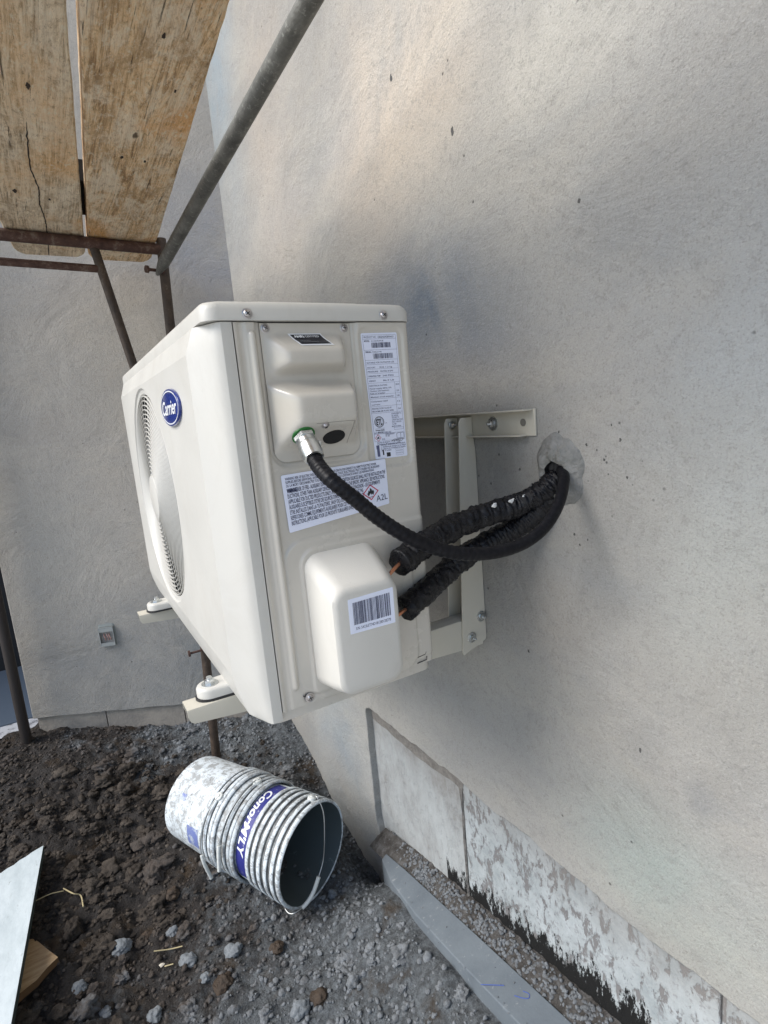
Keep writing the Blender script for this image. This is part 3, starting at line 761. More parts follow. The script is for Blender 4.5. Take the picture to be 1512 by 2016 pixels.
# connector on the terminal cover
cs = Vector((-.181, cov_y(-.181, .3605), .3605)); mb = MB()
mb.lathe(cs - nk * .001, nk, [(0, .0150), (.0018, .0150), (.0022, .0145)], 32); gk = mb.build('gasket', GREEN, None, smooth=40)
CON = mb = MB()
mb.lathe(cs + nk * .003, nk, [(0, .0142), (.0055, .0142)], sides=6)
mb.lathe(cs + nk * .0085, nk, [(0, .0118), (.006, .0118), (.0075, .0132), (.010, .0135), (.024, .0135), (.0275, .0128), (.030, .0125), (.0305, .0100), (.026, .0095)], 40, cap1=True)
dv = Vector((1, 0, 0))
mb.lathe(cs + nk * .016 + dv * .011, dv, [(0, .0042), (.005, .0042), (.006, .003)], 16)
conn = mb.build('connector', ZINC, U, smooth=40)
gk.parent = conn; gk.location = Vector(gk.location) - wl(conn)

# conduit
cpts = [cs + nk * .026, cs + nk * .050, (-.178, -.078, .307), (-.155, -.092, .281), (-.132, -.101, .256), (-.101, -.110, .230), (-.061, -.115, .207), (-.018, -.120, .192), (.029, -.125, .186), (.074, -.130, .191), (.113, -.130, .207), (.151, -.120, .232), (.187, -.098, .259), (.209, -.075, .270), (.235, -.060, .272)]
path = catmull(cpts, 26)
def ridges(i, th, r): return r * (1 + .055 * math.sin(i * 1.35) + .03 * math.sin(i * 1.35 + th * 1.0))
mb = MB(); mb.tube(path, [.0093 - .0010 * min(1, i / 250) for i in range(len(path))], 20, rfun=lambda i, th, r: r * (1 + .085 * max(0, math.sin(i * 1.3 + th)) * (1 if i < 190 else .2)))
tag(mb.build('conduit', CONDUIT, smooth=180), 'thin black flexible electrical conduit curving from the metal connector to the wall hole', 'conduit')
# lumpy insulated pipes with bare copper ends
def pipe(name, pts, cop, r, lab, sdv):
    pth = catmull(pts, 30); t0 = thing(name, pth[0], lab, 'pipe', 'insulated pipes between the unit and the wall')
    mb = MB()
    def rf(i, th, rr):
        p = pth[i]; q = .16 * noise.noise(Vector((i * .14, math.cos(th) * 1.1, math.sin(th) * 1.1 + sdv))) + .13 * noise.noise(Vector((i * .45, math.cos(th) * 2.4, math.sin(th) * 2.4 + sdv))) + .08 * noise.noise(Vector((i * 1.1, math.cos(th) * 5, math.sin(th) * 5 + sdv)))
        return rr * (1 + q + .03 * math.sin(i * 1.1 + 2 * math.sin(th)) + (.08 if i < 2 else 0))
    mb.tube(pth, r, 40, rfun=rf); mb.build('insulation_sleeve', WRAP, t0, smooth=180)
    d0 = (Vector(pts[1]) - Vector(pts[0])).normalized()
    mb = MB(); mb.tube(catmull([cop[0], cop[1], pth[0] + d0 * .01], 5), .0026, 14); mb.build('copper_tube', COPPER, t0, smooth=50)
    return t0
pA = pipe('insulated_pipe', [(-.068, -.032, .174), (-.021, -.020, .187), (.033, -.010, .198), (.103, -.010, .209), (.158, -.024, .217), (.188, -.044, .231), (.207, -.056, .247), (.235, -.060, .256)],
     [(-.095, -.030, .152), (-.078, -.031, .166)], .0185, 'upper thick black insulated pipe with cement flecks, entering the wall hole', 1)
pB = pipe('insulated_pipe', [(-.062, -.030, .105), (.015, -.004, .125), (.068, .006, .144), (.122, .004, .160), (.160, -.008, .175), (.185, -.030, .197), (.206, -.050, .225), (.235, -.058, .238)],
     [(-.095, -.030, .092), (-.075, -.030, .100)], .0178, 'lower thick black insulated pipe ending beside the barcode cover', 9)
FLECK = mat('cement_fleck', (.72, .72, .70), .8); mb = MB()
for fx, k_ in ((.113, 3), (.143, 4), (.168, 5)):
    for _ in range(k_):
        p = min(catmull([(-.060, -.032, .176), (-.021, -.020, .187), (.033, -.010, .198), (.103, -.010, .209), (.158, -.024, .217), (.188, -.044, .231), (.207, -.056, .245)], 12), key=lambda q: abs(q.x - fx))
        c0 = p + Vector((rnd.uniform(-.007, .007), -.0135, .0140)) + Vector((0, rnd.uniform(-.002, .002), rnd.uniform(-.002, .002)))
        v = VAR[rnd.randrange(10)]; mb.add([c0 + Vector((q.x * .0050, q.y * .0022, q.z * .0030)) * rnd.uniform(.6, 1.0) for q in v], IF)
mb.build('cement_flecks', FLECK, pA, smooth=60)
# mortar patch
MP = mat('mortar_patch_mat', (.2, .205, .2), .85); n = NT(MP)
n.col(n.ramp(n.noise(35, 5, .7), [(.3, (.16, .165, .155)), (.7, (.30, .295, .28))])); n.bump(n.math('ADD', n.noise(60, 5, .7), n.noise(24, 4, .6, n.map((1, 1, 1)), 2)), 1, .008)
mb = MB(); c0 = (-.066, .270); loops = []
for k, (q, hh_) in enumerate(((1.0, -.003), (.97, .0015), (.86, .005), (.70, .013), (.54, .017), (.42, .013))):
    lp = []
    for i in range(56):
        a = 2 * math.pi * i / 56; rr = (.047 + .003 * math.sin(2 * a + .5) + .008 * nz(math.cos(a) * 2.2, math.sin(a) * 2.2, 50) + .0015 * nz(math.cos(a) * 7, math.sin(a) * 7, 51)) * q
        hh = hh_ + (.005 * nz(math.cos(a) * 3 + k * .5, math.sin(a) * 3, 60 + k * .5) if 1 < k < 7 else 0)
        lp.append((WX - hh, c0[0] + rr * 1.0 * math.cos(a) + (1 - q) * .002, c0[1] + rr * 1.22 * math.sin(a) - (1 - q) * .018))
    loops.append(lp)
hl = [(x + .010 - .002, y, z) for x, y, z in loops[-1]]
mb.loft(loops, False, False); mpo = tag(mb.build('mortar_patch', MP, smooth=70), 'rough round patch of grey mortar around the pipe hole in the wall', 'mortar patch')
mb = MB(); mb.loft([loops[-1], hl], False, True); mb.build('hole', DARK, mpo)

# labels on the side panel ------------------------------------------------
wf = quadfn((-.212, -.0012, .3130), (-.0580, -.0012, .3165), (-.0575, -.0012, .2530), (-.2095, -.0026 + .0004, .2385), (0, -1, 0))
# keep it just proud of the panel everywhere
wl_ = U
mb = sheet(lambda u, v, e: wf(u, v, -.0002 + e), .03, .0006, 2.2)
warn = mb.build('warning_label', LABEL, U)
lines = [("WARNING: RISK OF ELECTRIC SHOCK, CAN CAUSE INJURY OR DEATH: DISCONNECT ALL REMOTE ELECTRIC POWER", .03, .90, .925, .965, 0),
         ("SUPPLIES BEFORE SERVICING. AVERTISSEMENT: RISQUE DE CHOC ELECTRIQUE. PEUT CAUSER DES BLESSURES", .03, .93, .865, .905, 0),
         ("OU LA MORT: DECONNECTEZ TOUTES LES ALIMENTATIONS A DISTANCE AVANT LES REPARATIONS", .03, .87, .805, .845, 0),
         ("WARNING: RISK OF FIRE - AUXILIARY DEVICES WHICH MAY BE IGNITION SOURCES SHALL NOT BE INSTALLED IN THE", .03, .985, .705, .775, 0),
         ("DUCTWORK, OTHER THAN AUXILIARY DEVICES LISTED FOR USE WITH THE SPECIFIC APPLIANCE. SEE INSTRUCTIONS.", .03, .975, .61, .68, 0),
         ("(APPLICABLE FOR DUCTED PRODUCTS ONLY) AVERTISSEMENT: RISQUE D'INCENDIE - LES EQUIPEMENTS", .03, .92, .515, .585, 0),
         ("AUXILIAIRES SUSCEPTIBLES D'ETRE DES SOURCES D'INFLAMMATION NE DOIVENT PAS", .03, .74, .42, .49, 0),
         ("ETRE INSTALLES DANS LA TUYAUTERIE, SAUF S'ILS SONT SPECIFIQUEMENT", .03, .74, .325, .395, 0),
         ("REPERTORIES COMME EQUIPEMENTS AUXILIAIRES POUR CET APPAREIL. VOIR LES", .03, .74, .23, .30, 0),
         ("INSTRUCTIONS. (APPLICABLE POUR LES PRODUITS TUBULAIRES UNIQUEMENT)", .03, .70, .135, .205, 0)]
mb = MB(); f8 = lambda u, v: wf(u, v, .0007)
for t, u0, u1, v0, v1, b in lines: put_text(mb, f8, t, u0, u1, v0 - .02, v1 - .015, 0, .012)
put_text(mb, lambda u, v: wf(u, v, .0008), 'WARNING:', .03, .128, .683, .757, 0, .035)
put_text(mb, f8, 'A2L', .865, .985, .12, .25)
mb.build('lettering', INK, warn)
mb = MB(); cxh, czh = .815, .35; asp = 2.2; q = .17
def diam(s_): return [(cxh, czh + s_), (cxh + s_ / asp * 1.08, czh), (cxh, czh - s_), (cxh - s_ / asp * 1.08, czh)]
dd = diam(q); di = diam(q - .028)
for i in range(4): put_poly(mb, f8, [dd[i], dd[(i + 1) % 4], di[(i + 1) % 4], di[i]][::-1], 0)
fl = [(-.05, -.08), (-.075, -.02), (-.05, .015), (-.045, .05), (-.02, .02), (-.01, .10), (.025, .055), (.03, .02), (.05, .045), (.07, 0), (.05, -.07), (.02, -.03), (.01, -.06), (-.01, -.02), (-.03, -.05)]
put_poly(mb, f8, [(cxh + x / asp * 1.1, czh + y) for x, y in fl][::-1], 1)
put_quad(mb, f8, cxh - .03, cxh + .03, czh - .105, czh - .095, 1)
mb.build('flame_symbol', [RED, BLACK], warn)

# tall data label
df = quadfn((-.0775, .0016, .4855), (-.0210, .0016, .4865), (-.0190, .0016, .3165), (-.0715, .0016, .3168), (0, -1, 0))
dl = sheet(lambda u, v, e: df(u, v, e), .012, .0004, .33).build('data_label', LABEL, U)
f9 = lambda u, v: df(u, v, .0006); mb = MB(); A9 = .33
for v in (.952, .868, .79, .755): put_quad(mb, f9, .04, .96, v, v + .0016, 1)
for v in (.72, .685, .65, .61, .52, .485, .425, .37): put_quad(mb, f9, .04, .96, v, v + .0014, 1)
for u, a, b in ((.035, .145, .985), (.955, .145, .985), (.80, .37, .61), (.80, .2, .2001)): put_quad(mb, f9, u, u + .006, a, b, 1)
put_quad(mb, f9, .035, .96, .143, .1446, 1); put_quad(mb, f9, .035, .96, .983, .9846, 1)
put_text(mb, f9, 'PRODUCT NO. : 538QN024DBMAA01', .07, .90, .960, .976, mi=0)
put_text(mb, f9, 'MODEL:', .07, .22, .932, .945, 0, .02); put_text(mb, f9, 'SERIAL:', .07, .24, .848, .860, 0, .02)
put_text(mb, f9, '4125V03918', .26, .60, .932, .943); put_text(mb, f9, '5400LET740', .26, .52, .848, .858)
rb = random.Random(3)
def barcode(mb, fn, u0, u1, v0, v1, n_=38, mi=0):
    ws = [rb.choice((1, 1, 2, 3)) for _ in range(n_ * 2 - 1)]; T = sum(ws); u = u0
    for i, w_ in enumerate(ws):
        du = w_ / T * (u1 - u0)
        if i % 2 == 0: put_quad(mb, fn, u, u + du, v0, v1, mi)
        u += du
barcode(mb, f9, .26, .79, .885, .925, 30); barcode(mb, f9, .27, .83, .800, .841, 30)
rows = [('SUITABLE FOR OUTDOOR USE', .765, .07, .85), ('FACTORY', .727, .07, .30), ('R32 1.2 kg', .727, .42, .78), ('PRESSURE', .695, .07, .36), ('550 PSIG 38 BAR', .695, .42, .80), ('OPERATING TEMP', .66, .07, .42), ('240 PSIG', .66, .48, .80),
        ('WEIGHT', .622, .07, .27), ('86.9 LB', .622, .48, .80), ('ELECTRICAL RATING', .585, .07, .58), ('208/230V', .585, .83, .94), ('Power supply 60Hz 1Ph', .562, .07, .70), ('Outdoor unit maximum', .543, .07, .62), ('fuse or breaker', .524, .07, .50), ('25', .535, .84, .92), ('Minimum circuit ampacity', .495, .07, .74), ('18', .495, .84, .92),
        ('Compressor rated', .46, .07, .55), ('current', .435, .07, .32), ('12', .45, .84, .92), ('PROTECTION CLASS IP', .402, .07, .64), ('MAXIMUM FUSE SIZE', .38, .07, .70), ('24', .39, .84, .92),
        ('CONFORMS TO', .352, .62, .92), ('UL 60335', .335, .62, .82), ('STD CERT TO', .318, .62, .84), ('CAN/CSA C22.2', .301, .62, .96), ('NO. 60335', .284, .62, .90), ('2-40', .267, .62, .74), ('MADE IN CHINA', .248, .60, .88),
        ('DATE MANUFACTURED: 2025', .2065, .05, .55), ('REFRIGERANT', .19, .38, .66), ('R-32', .176, .38, .50), ('READ INSTRUCTIONS', .105, .20, .96), ('1. Additional charge to be filled', .090, .20, .97), ('2. Label to be completed by installer', .075, .20, .97), ('3. Total', .060, .20, .5),
        ('Quantity of refrigerant', .1275, .10, .50), ('1.2 kg', .1275, .54, .8), ('Contains fluorinated gases', .1125, .10, .82)]
for t, v, u0, u1 in rows: put_text(mb, f9, t, u0, u1, v, v + .0115, 0, .012, mi=1)
# certification circle
cu_, cv_ = .235, .300
for r0, r1 in ((.142, .125), (.108, .100)):
    for i in range(40):
        a, b = 2 * math.pi * i / 40, 2 * math.pi * (i + 1) / 40
        put_poly(mb, f9, [(cu_ + r * math.cos(t), cv_ + r * A9 * math.sin(t) * .95) for r, t in ((r1, a), (r0, a), (r0, b), (r1, b))], 2)
put_text(mb, f9, 'ETL', cu_ - .085, cu_ + .085, cv_ - .022, cv_ + .022, 0, .04, 2)
put_text(mb, f9, 'C', .06, .085, .284, .292, mi=1); put_text(mb, f9, 'US', .40, .46, .284, .292, mi=1)
put_quad(mb, f9, .10, .37, .246, .2475, 2); put_text(mb, f9, 'Intertek', .10, .37, .228, .241, 0, .02, 2); put_text(mb, f9, '4001228', .16, .32, .2125, .2225, mi=2)
put_line(mb, f9, [(.66, .226), (.95, .226), (.95, .243), (.66, .243), (.66, .226)], .0015, A9, 1)
put_quad(mb, f9, .04, .96, .2025, .204, 1)
# small flame diamond
cxs, czs = .15, .172
for q0, q1 in ((.03, .0245),):
    o4 = [(cxs, czs + q0), (cxs + q0 / A9, czs), (cxs, czs - q0), (cxs - q0 / A9, czs)]; i4 = [(cxs, czs + q1), (cxs + q1 / A9, czs), (cxs, czs - q1), (cxs - q1 / A9, czs)]
    for i in range(4): put_poly(mb, f9, [o4[i], o4[(i + 1) % 4], i4[(i + 1) % 4], i4[i]][::-1], 3)
put_poly(mb, f9, [(cxs + x / A9 * .16, czs + y * .16) for x, y in fl][::-1], 2)
put_text(mb, f9, 'A2L', .255, .355, .152, .166, mi=1)
# books
put_line(mb, f9, [(.72, .155), (.72, .192), (.78, .198), (.84, .195), (.90, .198), (.94, .192), (.94, .155), (.72, .155)], .003, A9, 1); put_line(mb, f9, [(.84, .195), (.84, .158)], .003, A9, 1)
put_line(mb, f9, [(.55, .125 + .012), (.63, .149), (.74, .147), (.78, .150), (.92, .147), (.86, .131), (.75, .128), (.70, .134), (.55, .137)], .003, A9, 2); put_quad(mb, f9, .66, .84, .140, .143, 2)
put_quad(mb, f9, .06, .15, .082, .112, 1); put_quad(mb, f9, .07, .15, .02, .082, 1); put_quad(mb, f9, .235, .275, .028, .072, 2); put_quad(mb, f9, .35, .47, .012, .046, 2)
for v in (.056, .036, .016): put_line(mb, f9, [(.64, v), (.88, v), (.88, v + .014), (.64, v + .014), (.64, v)], .0014, A9, 1)
mb.build('lettering', [INK, INKG, BLACK, RED], dl)

# serial label on the valve cover, and the cover itself
VD = .070
mb = MB(); loops = []
base_ = (-.1965, -.0870, .0185, .2075)
prv = [(0.0, 0), (.012, .06), (.030, .22), (.048, .52), (.060, .80), (.066, .93), (.0690, .985), (.0700, 1.03)]
for d, k in prv:
    e_ = 0.0 if d < .06 else (.0015 if d < .068 else (.0045 if d < .0695 else .0085))
    kk = d / VD
    x0 = base_[0] + .005 * kk + e_; x1 = base_[1] - .009 * kk - e_; z0 = base_[2] + .010 * kk + e_; z1 = base_[3] - .037 * kk - e_
    loops.append([(x, -d - .0015, z) for x, z in rrect(x0, x1, z0, z1, max(.006, .021 - e_))])
mb.loft(loops, True, True)
valve = mb.build('valve_cover', PLAST, U, smooth=35)
vf = quadfn((-.1705, -.0716, .1560), (-.1050, -.0716, .1575), (-.1055, -.0716, .1095), (-.1710, -.0716, .1110), (0, -1, 0))
bl_ = sheet(lambda u, v, e: vf(u, v, e), .02, .0004, 1.4).build('barcode_label', LABEL, valve)
mb = MB(); f10 = lambda u, v: vf(u, v, .0006); barcode(mb, f10, .09, .91, .24, .88, 46, 0)
put_text(mb, f10, 'S/N: 54C0LET74D1B1280120D78', .12, .90, .09, .17, mi=0)
mb.build('lettering', [INK], bl_)
screw('screw', (-.2085, -.0008, .0095), (0, -1, 0), .0048, side)
# slots at the lower rear corner
for pts in ([(-.036, .014), (-.034, .0125), (-.018, .0140), (-.016, .0175)], [(-.033, .0035), (-.016, .0045), (-.0155, .010)]):
    mb = MB(); mb.tube([(x, -.0018, z) for x, z in pts], .0007, 6); mb.build('slot', BLACK, side)
mb = MB(); mb.tube([(-.2175, -.0017, .0145), (-.2150, -.0017, .0125), (-.2135, -.0017, .0160)], .0008, 6); mb.build('slot', BLACK, side)
# certified sticker on the upper bulge
def af(u, v, e=0):
    x0, x1 = -.1785, -.1345; sk = .004 * (1 - v); x = x0 + (x1 - x0) * u + sk + (-.0008); z = .4690 + .0165 * v
    y = cov_y(x, z); return Vector((x, y, z)) + Vector((0, -.72, .69)) * (e + .0003)
def strip(mb, u0, u1, v0, v1, e, mi=0, nu=10, nv=6, skew=None):
    g = []
    for j in range(nv + 1):
        for i in range(nu + 1):
            u = u0 + (u1 - u0) * i / nu; v = v0 + (v1 - v0) * j / nv; g.append(af(u + (skew(u, v) if skew else 0), v, e))
    mb.add(g, [(j * (nu + 1) + i, j * (nu + 1) + i + 1, (j + 1) * (nu + 1) + i + 1, (j + 1) * (nu + 1) + i) for j in range(nv) for i in range(nu)], mi)
skw = lambda u, v: .16 * (1 - v) ** 1.6
mb = MB(); strip(mb, -.02, 1.0, 0, 1, .0002, 0, skew=skw); strip(mb, .03, .95, .10, .90, .0006, 1, skew=skw); st = mb.build('certified_sticker', [WHITE, BLACK], cover)
mb = MB(); ff = lambda u, v: af(u + .04, v, .0011); put_text(mb, ff, 'AHRI', .06, .36, .62, .82, 0, .04); put_text(mb, ff, 'CERTIFIED', .40, .82, .64, .80)
put_quad(mb, ff, .16, .48, .36, .40, 1); put_quad(mb, ff, .22, .70, .22, .25, 1); mb.build('lettering', [WHITE, mat('ink_dim', (.12, .12, .13), .6)], st)

# feet with rubber pads and bolts
def foot(yc, big=True):
    mb = MB(); z0 = -.0165
    def lp(off, z):
        pts = []
        for i in range(13):
            a = math.pi / 2 + math.pi * i / 12; pts.append((-.306 + (.021 - off) * math.cos(a), yc + (.021 - off) * math.sin(a), z))
        return [(-.250, yc + .024 - off, z)] + pts + [(-.250, yc - .024 + off, z)]
    mb.loft([lp(0, z0), lp(0, z0 + .011), lp(.002, z0 + .0145), lp(.006, z0 + .0155)])
    f = mb.build('foot', CREAMF, U, smooth=50)
    mb = MB(); mb.lathe((-.306, yc, z0 + .015), (0, 0, 1), [(0, .0125), (.0015, .0125), (.0017, .0105)], 28); mb.lathe((-.306, yc, z0 + .0167), (0, 0, 1), [(0, .0085), (.0045, .0085), (.006, .006)], sides=6)
    mb.lathe((-.306, yc, z0 + .0225), (0, 0, 1), [(0, .0042), (.004, .0042)], 14); mb.build('foot_bolt', ZINC, f, smooth=35)
    mb = MB(); mb.loft([[(x - .0015, yc + (y - yc) * .96, z) for x, y, _ in lp(-.001, 0)] for z in (z0 - .0042, z0 - .0004)]); mb.build('rubber_pad', RUBBER, f, smooth=40)
foot(.160); foot(.672)

# ------------------------------------------------------------------ wall bracket
BR = thing('wall_bracket', (.2, .4, -.07), 'cream steel wall bracket with top rail and tapered uprights behind the unit', 'bracket')
t = .0025
mb = MB(); ry0, ry1 = -.022, .92
mb.box(WX - .0045, WX - .0010, ry0, ry1, .322, .365); mb.box(WX - .026, WX - .0045, ry0 + .004, ry1, .3625, .365)
mb.box(WX - .022, WX - .0045, ry0 + .018, ry1, .322, .3245)
rail = mb.build('rail', BRKT, BR, bevel=.0008)
mb = MB(); mb.lathe((WX - .0048, .004, .344), (-1, 0, 0), [(0, .0062), (.0006, .0062)], 20); mb.build('bolt_hole', mat('hole_shadow', (.16, .15, .13), .8), rail)
def bolt(p, nrm, parent, r=.0062): return screw('bolt', p, nrm, r, parent, ZINC, True)
bolt((WX - .006, .076, .344), (-1, 0, 0), rail, .0062)
def bracket_arm(y0, hs_):
    zt = -.0205; yb = y0 + .042; hs = hs_; XW = WX - .0275
    mb = MB()
    for yy in (y0, yb):
        p = [(WX - .006, .358), (WX - .031, .358), (WX - .036, .350), (WX - .039, .30), (WX - .061, -.083), (WX - .058, -.089), (WX - .004, -.072), (WX - .0015, -.066), (WX - .0015, .30), (WX - .006, .33)]
        mb.loft([[(x, yy, z) for x, z in p], [(x, yy + t, z) for x, z in p]])
    mb.box(WX - .004, WX - .0015, y0 + t, yb, -.068, .318)
    up = mb.build('upright', BRKT, BR, bevel=.0006)
    # inverted channel arm between the flanges
    tip = -.347; mb = MB(); ya, yc = y0 + .0035, yb - .0008
    def sec(x, h): return [(x, ya, zt - h), (x, ya, zt - .004), (x, ya + .001, zt - .001), (x, ya + .004, zt), (x, yc - .004, zt), (x, yc - .001, zt - .001), (x, yc, zt - .004), (x, yc, zt - h),
                           (x, yc - t, zt - h), (x, yc - t, zt - .005), (x, yc - t - .002, zt - t), (x, ya + t + .002, zt - t), (x, ya + t, zt - .005), (x, ya + t, zt - h)]
    secs = [(tip, .012), (tip + .003, .020), (tip + .008, .0235 * hs), (tip + .05, .028 * hs), (-.2, .038 * hs), (.0, .050), (WX - .045, .060), (WX - .008, .060)]
    mb.loft([sec(x, h) for x, h in secs])
    arm = mb.build('arm', BRKT, BR, smooth=40)
    bolt((WX - .012, y0 - .0005, -.022), (0, -1, 0), up, .0055); bolt((WX - .038, y0 - .0005, -.058), (0, -1, 0), up, .0055)
    return up
u0 = bracket_arm(.132, 1); u1 = bracket_arm(.655, .9)
bolt((WX - .022, .170, .345), (0, -1, 0), u0, .004)

# ------------------------------------------------------------------ scaffold
RUST = mat('rusty_tube', (.10, .05, .04), .75, .2); n = NT(RUST); n.col(n.ramp(n.noise(28, 6, .75), [(.3, (.035, .018, .016)), (.55, (.10, .055, .042)), (.72, (.24, .20, .165))])); n.bump(n.noise(120, 5), .7, .003)
GALV = mat('dirty_galvanised', (.17, .17, .155), .55, .45); n = NT(GALV); c = n.ramp(n.noise(22, 6, .7, n.map((1, 1, 1))), [(.3, (.075, .075, .068)), (.6, (.16, .16, .145)), (.8, (.27, .27, .25))])
c = n.mix(n.ramp(n.noise(70, 5, .8), [(.56, 0.), (.62, .5)]), c, (.34, .34, .31)); n.col(n.mix(n.ramp(n.noise(17, 3, .5), [(.72, 0.), (.73, 1.)]), c, (.6, .58, .5))); n.bump(n.noise(110, 5, .75), .8, .003)
BRN = mat('brown_post_paint', (.05, .035, .028), .6, .1); n = NT(BRN); n.col(n.ramp(n.noise(20, 6, .75), [(.35, (.028, .020, .016)), (.6, (.07, .048, .034)), (.75, (.20, .175, .14))])); n.bump(n.noise(120, 5), .6, .003)
SF = thing('scaffold_frame', (-.1, 1.3, -.84), 'rusty steel scaffold frame standing between the unit and the far wall', 'scaffold frame')
def bar(name, a, b, r, mt, parent, k=14, seg=20):
    mb = MB(); a = Vector(a); b = Vector(b); mb.tube([a.lerp(b, i / k) for i in range(k + 1)], r, seg); return mb.build(name, mt, parent, smooth=50)
bar('post', (-.126, 1.30, -.88), (-.049, 1.30, .985), .0155, BRN, SF, 30)
bar('ledger', (-1.25, 1.168, .953), (-.052, 1.302, .953), .0165, RUST, SF, 24)
bar('cross_tube', (-1.25, 1.20, .893), (-.236, 1.288, .882), .011, RUST, SF, 20)
bar('frame_leg', (-.248, 1.286, .94), (-.088, 1.30, -.02), .0135, BRN, SF, 20)
mb = MB(); mb.lathe((-.160, 1.285, -.385), (1, .02, 0), [(0, .004), (.05, .004)], 12); mb.lathe((-.165, 1.285, -.385), (1, 0, 0), [(0, .011), (.006, .011)], 12); mb.build('lock_pin', RUST, SF, smooth=40)
BRC = thing('diagonal_brace', (-.115, 1.2, .84), 'grey galvanised diagonal brace tube rising from the scaffold post past the planks', 'scaffold brace')
d_ = Vector((.02, .25, 1.04)) - Vector((-.075, 1.235, .88)); a_ = Vector((-.075, 1.235, .88)) - d_ * .045; b_ = Vector((.02, .25, 1.04)) + d_ * .6
mb = MB(); k = 40; mb.tube([a_.lerp(b_, i / k) for i in range(k + 1)], [.006 + .0125 * min(1, i / 2.0) if i < 2 else .0175 for i in range(k + 1)], 22)
mb.build('tube', GALV, BRC, smooth=50)
mb = MB(); mb.lathe(a_ + Vector((-.035, -.012, .01)), (1, .3, 0), [(0, .011), (.008, .011), (.0081, .005), (.05, .005), (.0501, .009), (.058, .009)], 14); mb.build('brace_pin', RUST, BRC, smooth=40)
DBR = mat('dark_post_paint', (.022, .016, .014), .6)
tag(bar('steel_post', (-.722, 1.760, -.80), (-.703, 1.765, 2.6), .0185, DBR, None, 30), 'dark brown scaffold post at the left edge of the far wall', 'scaffold post')
mb = MB()
mb.lathe((-.735, 1.74, -.815), (0, 0, 1), [(0, .03), (.012, .027), (.02, .02)], 20); tag(mb.build('post_foot_clod', CB, smooth=60), 'round brown clod at the foot of the left scaffold post', 'clod')

# planks (world direction towards the camera)
def plank_mat(name, cA, cB, cC, seed):
    mt = mat(name, cB, .85, spec=.2); n = NT(mt)
    g = n.map((26, 1.2, 26), (seed, 0, 0)); f = n.noise(3.2, 9, .8, g, 1.6); c = n.ramp(f, [(.33, tuple(q * .6 for q in cA)), (.43, cA), (.52, cB), (.66, cC)])
    f2 = n.noise(16, 6, .75, n.map((1, .45, 1), (seed, 2, 0)), .6); c = n.mix(n.ramp(f2, [(.46, 0.), (.58, .75)]), c, (.96, .82, .62))
    f3 = n.noise(11, 6, .75, n.map((1, .5, 1), (seed + 5, 2, 0)), .6); c = n.mix(n.ramp(f3, [(.52, 0.), (.62, .75)]), c, (cB[0] * .60, cB[1] * .56, cB[2] * .52))
    fo_ = n.noise(5, 4, .6, n.map((1, .5, 1), (seed + 7, 0, 0)), .4); c = n.mix(n.ramp(fo_, [(.52, 0.), (.70, .75)]), c, (cB[0] * .95, cB[1] * .70, cB[2] * .42))
    cr = n.noise(6, 7, .8, n.map((22, .9, 22), (seed + 3, 0, 0)), .4); crm = n.ramp(cr, [(.345, .95), (.385, 0.)]); c = n.mix(crm, c, (.08, .05, .03))
    kn = n.noise(17, 3, .5, n.map((1, .7, 1), (seed + 20, 0, 0)), .6); c = n.mix(n.ramp(kn, [(.72, 0.), (.75, .9)]), c, (.08, .055, .035))
    w_ = n.noise(75, 6, .85, n.map((1, .5, 1))); c = n.mix(n.ramp(w_, [(.36, .65), (.46, 0.)]), c, (cA[0] * .7, cA[1] * .65, cA[2] * .6)); c = n.mix(n.ramp(w_, [(.53, 0.), (.62, .8)]), c, (.88, .78, .60))
    n.col(c); hh = n.math('ADD', n.math('MULTIPLY', f, .5), n.math('ADD', n.math('MULTIPLY', crm, -1.2), n.math('ADD', n.math('MULTIPLY', w_, .4), n.math('MULTIPLY', f2, 1.0)))); n.bump(hh, 1.0, .012); return mt
PK1 = plank_mat('plank_grey_wood', (.48, .35, .22), (.88, .70, .48), (.96, .84, .64), 1)
PK2 = plank_mat('plank_orange_wood', (.46, .29, .15), (.86, .60, .34), (.95, .76, .50), 8)
def plank(xa0, xa1, xb0, xb1, ya, yb, mt, lab, sd_):
    """a = end over the ledger, b = end towards the camera"""
    mb = MB(); z0, z1 = .971, 1.009; loops = []; K = 90
    for k in range(K + 1):
        q = k / K; y = ya + (yb - ya) * q; c_ = min(1, (k + .35) / 3); inset = .022 * (1 - min(1, k / 2.0)) ** 2
        x0 = xa0 + (xb0 - xa0) * q + .0007 * nz(y * 9, sd_) + .0012 * nz(y * 40, sd_) + inset; x1 = xa1 + (xb1 - xa1) * q + .0007 * nz(y * 9, sd_ + 5) + .0012 * nz(y * 45, sd_ + 5) - inset
        yl, yr = y + 0, y + 0
        loops.append([(x0, y, z1), (x0, y, z0 + .003), (x0 + .003, y, z0), (x1 - .003, y, z0), (x1, y, z0 + .003), (x1, y, z1)])
    mb.loft(loops); return tag(mb.build('plank', mt, smooth=30), lab, 'plank', 'scaffold planks overhead')
pk1 = plank(-.452, -.256, -.640, -.420, 1.50, -1.0, PK1, 'left scaffold plank, weathered pale wood with a long crack, overhead', 3)
pk2 = plank(-.246, -.052, -.396, -.205, 1.52, -1.0, PK2, 'right scaffold plank, orange-stained wood nearer the brace tube, overhead', 4)
WCR = mat('wood_crack', (.035, .022, .014), .9)
mb = MB(); cp_ = catmull([(-.3948, .634, 0), (-.3955, .72, 0), (-.3940, .837, 0), (-.3808, .952, 0), (-.3803, 1.044, 0), (-.3703, 1.153, 0), (-.3652, 1.27, 0), (-.362, 1.49, 0)], 10)
g = []; NC = len(cp_)
